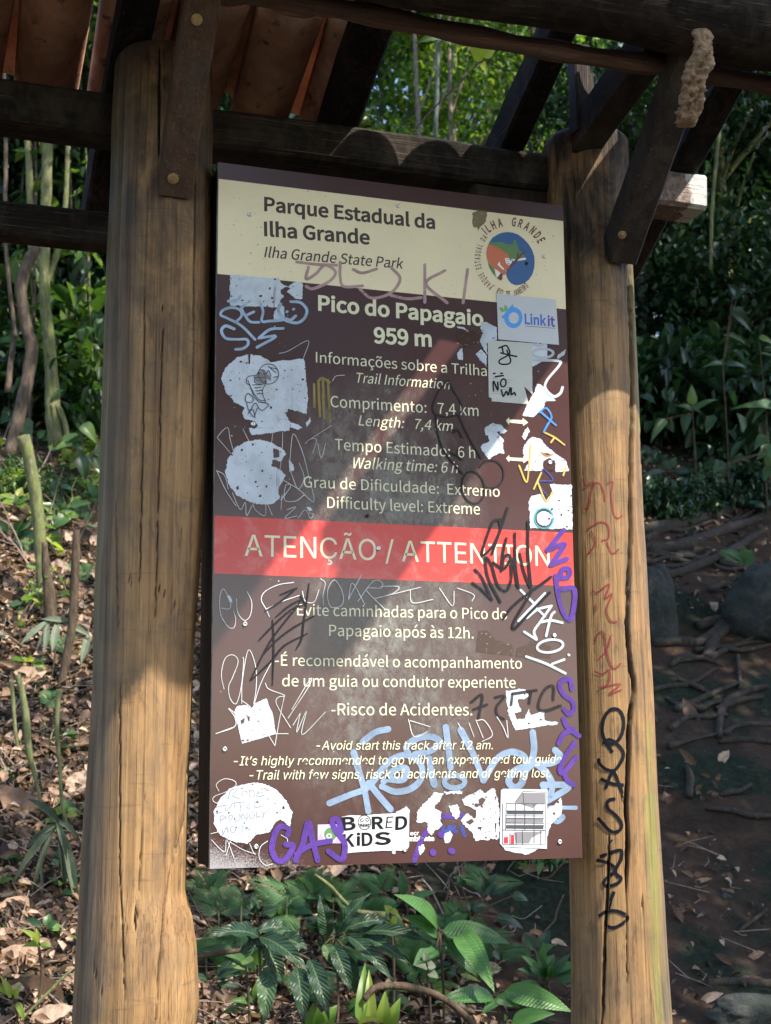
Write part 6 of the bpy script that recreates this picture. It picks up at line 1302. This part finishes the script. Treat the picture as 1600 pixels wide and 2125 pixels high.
# ---- right bank: boulder, rocks, roots
def moss_rock():
    m, t, b, o = nt('mossy_rock'); g = N(t); f = g.noise(g.coord(), 7, 8, .7); f2 = g.noise(g.coord(), 45, 5, .7)
    c = g.ramp(f2, [(.3, (.012, .013, .012)), (.6, (.035, .037, .034)), (.75, (.08, .08, .075))]); c = g.mix(g.step(f, .42, .6), c, (.012, .018, .011))
    g.l(c, b.inputs['Base Color']); b.inputs['Roughness'].default_value = .9; g.bump(g.math('ADD', f, f2), b, .7, .02); return m
M_rock = moss_rock()
def rock(px, py, y, rpx, sq, label, seed):
    c = at(px, py, y); r = rpx*(c - Vector(CAM)).length/FPX; bm = bmesh.new(); bmesh.ops.create_icosphere(bm, subdivisions=5, radius=1)
    for v in bm.verts:
        n_ = v.co.normalized(); k = 1 + .22*noise.noise(n_*1.3 + Vector((seed, 0, 0))) + .07*noise.noise(n_*4 + Vector((seed, 0, 0))) + .02*noise.noise(n_*14)
        v.co = Vector((n_.x*sq[0], n_.y*sq[1], n_.z*sq[2]))*k*r
    me = bpy.data.meshes.new('boulder'); bm.to_mesh(me); bm.free(); me.polygons.foreach_set('use_smooth', [True]*len(me.polygons)); me.materials.append(M_rock)
    o = link('boulder', me); o.location = c; tag(o, label, 'boulder')
rock(1612, 1262, ground_at(1560, 1345).y + .12, 108, (1, .8, .92), 'large dark mossy boulder at the right edge of the bank', 2)
rock(1355, 1280, ground_at(1370, 1380).y + .25, 55, (1.0, .8, 1.9), 'tall mossy rock half hidden by the split post', 5)
rock(1560, 2100, 1.75, 60, (1.6, .8, .6), 'flat grey stone in the bottom right corner', 9)
def root_(pts, r, label, dy=0):
    P = [ground_at(*p) for p in pts]; Q = []
    for p in P: Q.append(p + Vector((0, dy - .03, .0)))
    sc_ = (P[0] - Vector(CAM)).length/FPX; S_ = spline(Q, 7); m = MB()
    m.tube(S_, list(np.interp(np.linspace(0, 1, len(S_)), np.linspace(0, 1, len(r)), [q*sc_ for q in r])), 10, .2)
    tag(m.make('exposed_root', M_root, None, True, tuple(P[0])), label, 'root', 'exposed roots on the bank')
root_([(1335, 1105), (1400, 1090), (1470, 1068), (1540, 1052), (1610, 1048)], [17, 17, 16, 14, 12], 'thick root running level across the bank top')
root_([(1345, 1145), (1420, 1130), (1500, 1100), (1560, 1082), (1610, 1062)], [10, 13, 12, 12, 12], 'second thick root just below the level one')
root_([(1370, 1200), (1430, 1180), (1500, 1150), (1550, 1120), (1610, 1085)], [8, 10, 9, 9, 8], 'slanting root rising to the right above the boulder')
root_([(1345, 1145), (1380, 1158), (1430, 1168)], [5, 6, 4], 'short pale root stub near the split post')
root_([(1350, 1335), (1400, 1332), (1440, 1335), (1470, 1320), (1500, 1295), (1530, 1292)], [10, 12, 11, 12, 12, 12], 'root bending up to the boulder foot')
root_([(1440, 1300), (1480, 1290), (1520, 1288)], [10, 12, 12], 'short thick root lying against the boulder')
root_([(1462, 1370), (1475, 1330), (1510, 1300)], [12, 13, 10], 'hooked root below the boulder')
root_([(1485, 1530), (1490, 1480), (1510, 1450), (1560, 1430), (1585, 1425)], [7, 8, 9, 7, 5], 'dark root curving down the bank')
root_([(1400, 1410), (1440, 1425), (1475, 1445)], [5, 6, 4], 'thin root across the bank by the large pale leaf')
root_([(1525, 1360), (1528, 1400), (1530, 1430)], [4, 4, 3], 'thin hanging root under the boulder')
root_([(1525, 1930), (1560, 1905), (1585, 1885)], [3, 4, 3], 'thin twig like root low on the bank')
root_([(1450, 2040), (1510, 2036), (1610, 2042)], [7, 9, 10], 'low dark root at the bottom right')
root_([(1423, 1655), (1425, 1610), (1418, 1590)], [8, 8, 5], 'stub of root under the curled grey leaf')
for i in range(34):
    x0 = sr.uniform(1320, 1500); y0 = sr.choice((sr.uniform(1040, 1230), sr.uniform(1090, 1200), sr.uniform(1330, 1480), sr.uniform(1330, 1700))); ln = sr.uniform(60, 190); dr = sr.uniform(-.5, .15)
    root_([(x0 + ln*t + sr.uniform(-6, 6), y0 + dr*ln*t + sr.uniform(-9, 9)) for t in (0, .3, .6, 1)], [sr.uniform(3, 8), sr.uniform(4, 8), sr.uniform(3, 7), sr.uniform(1.5, 4)], 'thin tangled root snaking over the dark bank')
for i in range(26):
    p = ground_at(sr.uniform(1330, 1600), sr.uniform(1350, 2100)); m = MB(); r = sr.uniform(.008, .03)
    bm = bmesh.new(); bmesh.ops.create_icosphere(bm, subdivisions=3, radius=r)
    for v in bm.verts: v.co *= 1 + .35*noise.noise(v.co*(1.3/r) + Vector((i, 0, 0)))
    me = bpy.data.meshes.new('pebble'); bm.to_mesh(me); bm.free(); me.materials.append(M_rock); o = link('pebble', me); o.location = p; o.scale = (1.2, 1, .7)
    tag(o, 'small dark stone bedded in the dirt bank', 'stone', 'small stones in the dirt bank')
# plants on the right slope
for (px, py, y, lv, lab) in (
   (1437, 860, 6.0, [((1437, 840), (1435, 798), 20, 0, 1.0), ((1435, 850), (1400, 842), 14, 0, .5), ((1440, 850), (1490, 830), 14, 0, .6), ((1380, 870), (1350, 920), 22, 0, .4), ((1425, 860), (1420, 905), 22, 0, .3)], 'plant with one upright pale leaf right of the split post'),
   (1500, 760, 6.2, [((1500, 755), (1455, 765), 12, 0, .9), ((1505, 755), (1550, 765), 14, 0, .6), ((1520, 640), (1560, 690), 26, 0, .3), ((1520, 620), (1550, 600), 22, 0, .3), ((1530, 610), (1510, 590), 22, 0, .2)], 'tall plant with narrow leaves in the shade at the right'),
   (1590, 860, 5.6, [((1620, 850), (1515, 850), 24, 0, .7), ((1600, 830), (1560, 880), 22, 0, .4), ((1590, 920), (1600, 985), 26, 0, .6), ((1575, 700), (1605, 715), 14, 0, 1.0)], 'broad leaved plant at the right edge above the roots'),
   (1585, 940, 5.2, [((1590, 905), (1565, 935), 24, 0, .5), ((1590, 940), (1570, 955), 20, 0, .6), ((1600, 970), (1585, 1000), 24, 0, .4), ((1460, 985), (1450, 1000), 18, 0, .3), ((1495, 965), (1480, 985), 18, 0, .5)], 'leafy plant on the bank above the level root')):
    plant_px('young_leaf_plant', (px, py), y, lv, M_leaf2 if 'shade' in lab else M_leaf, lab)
# ---- mud nest hanging from the front log
def nest():
    P = [at(*p, y) for p, y in (((1452, 62), -.55), ((1460, 95), -.56), ((1452, 130), -.55), ((1440, 165), -.53), ((1436, 200), -.51), ((1432, 230), -.49), ((1424, 258), -.47))]
    r = [.014, .019, .029, .027, .025, .029, .023]; Q = spline(P, 14); rr = np.interp(np.linspace(0, 1, len(Q)), np.linspace(0, 1, len(r)), r)
    V = []; F = []; n = 48; cells = []
    g = random.Random(2)
    for k in range(46):
        i = g.randint(14, len(Q)-3); a = g.uniform(0, 6.28); cells.append((Vector(Q[i]) + Vector((math.cos(a), math.sin(a), 0))*rr[i]*1.02, g.uniform(.005, .0105)))
    for i, p in enumerate(Q):
        p = Vector(p)
        for j in range(n):
            a = 2*math.pi*j/n; d = Vector((math.cos(a), math.sin(a), 0)); q = p + d*rr[i]*(1.0 if 0 < i < len(Q)-1 else .4)
            q += d*(.010*noise.noise(q*40) + .007*noise.noise(q*95) + .0015*noise.noise(q*300)); dep = 0
            for (c, cr_) in cells:
                e = (q - c).length/cr_
                if e < 1.25: dep = max(dep, (1 - smooth(.45, 1.0, e))*1.0) if e < 1 else dep; q += d*(.0025*math.exp(-((e-1.05)/.15)**2))
            q -= d*dep*.013; V.append(q)
    for i in range(len(Q)-1):
        for j in range(n): F.append((i*n+j, i*n+(j+1) % n, (i+1)*n+(j+1) % n, (i+1)*n+j))
    F.append(tuple(range(n))[::-1]); F.append(tuple((len(Q)-1)*n + j for j in range(n)))
    m, t, b, o = nt('dried_mud'); g_ = N(t); f = g_.noise(g_.coord(), 120, 5, .7); g_.l(g_.ramp(f, [(.3, (.16, .105, .065)), (.7, (.36, .255, .165))]), b.inputs['Base Color']); b.inputs['Roughness'].default_value = .95; g_.bump(f, b, .8, .004)
    o = build('mud_nest', V, F, m, None, True, origin=tuple(P[0])); tag(o, 'long lumpy mud wasp nest hanging from the front log beside the dark brace', 'wasp nest')
nest()
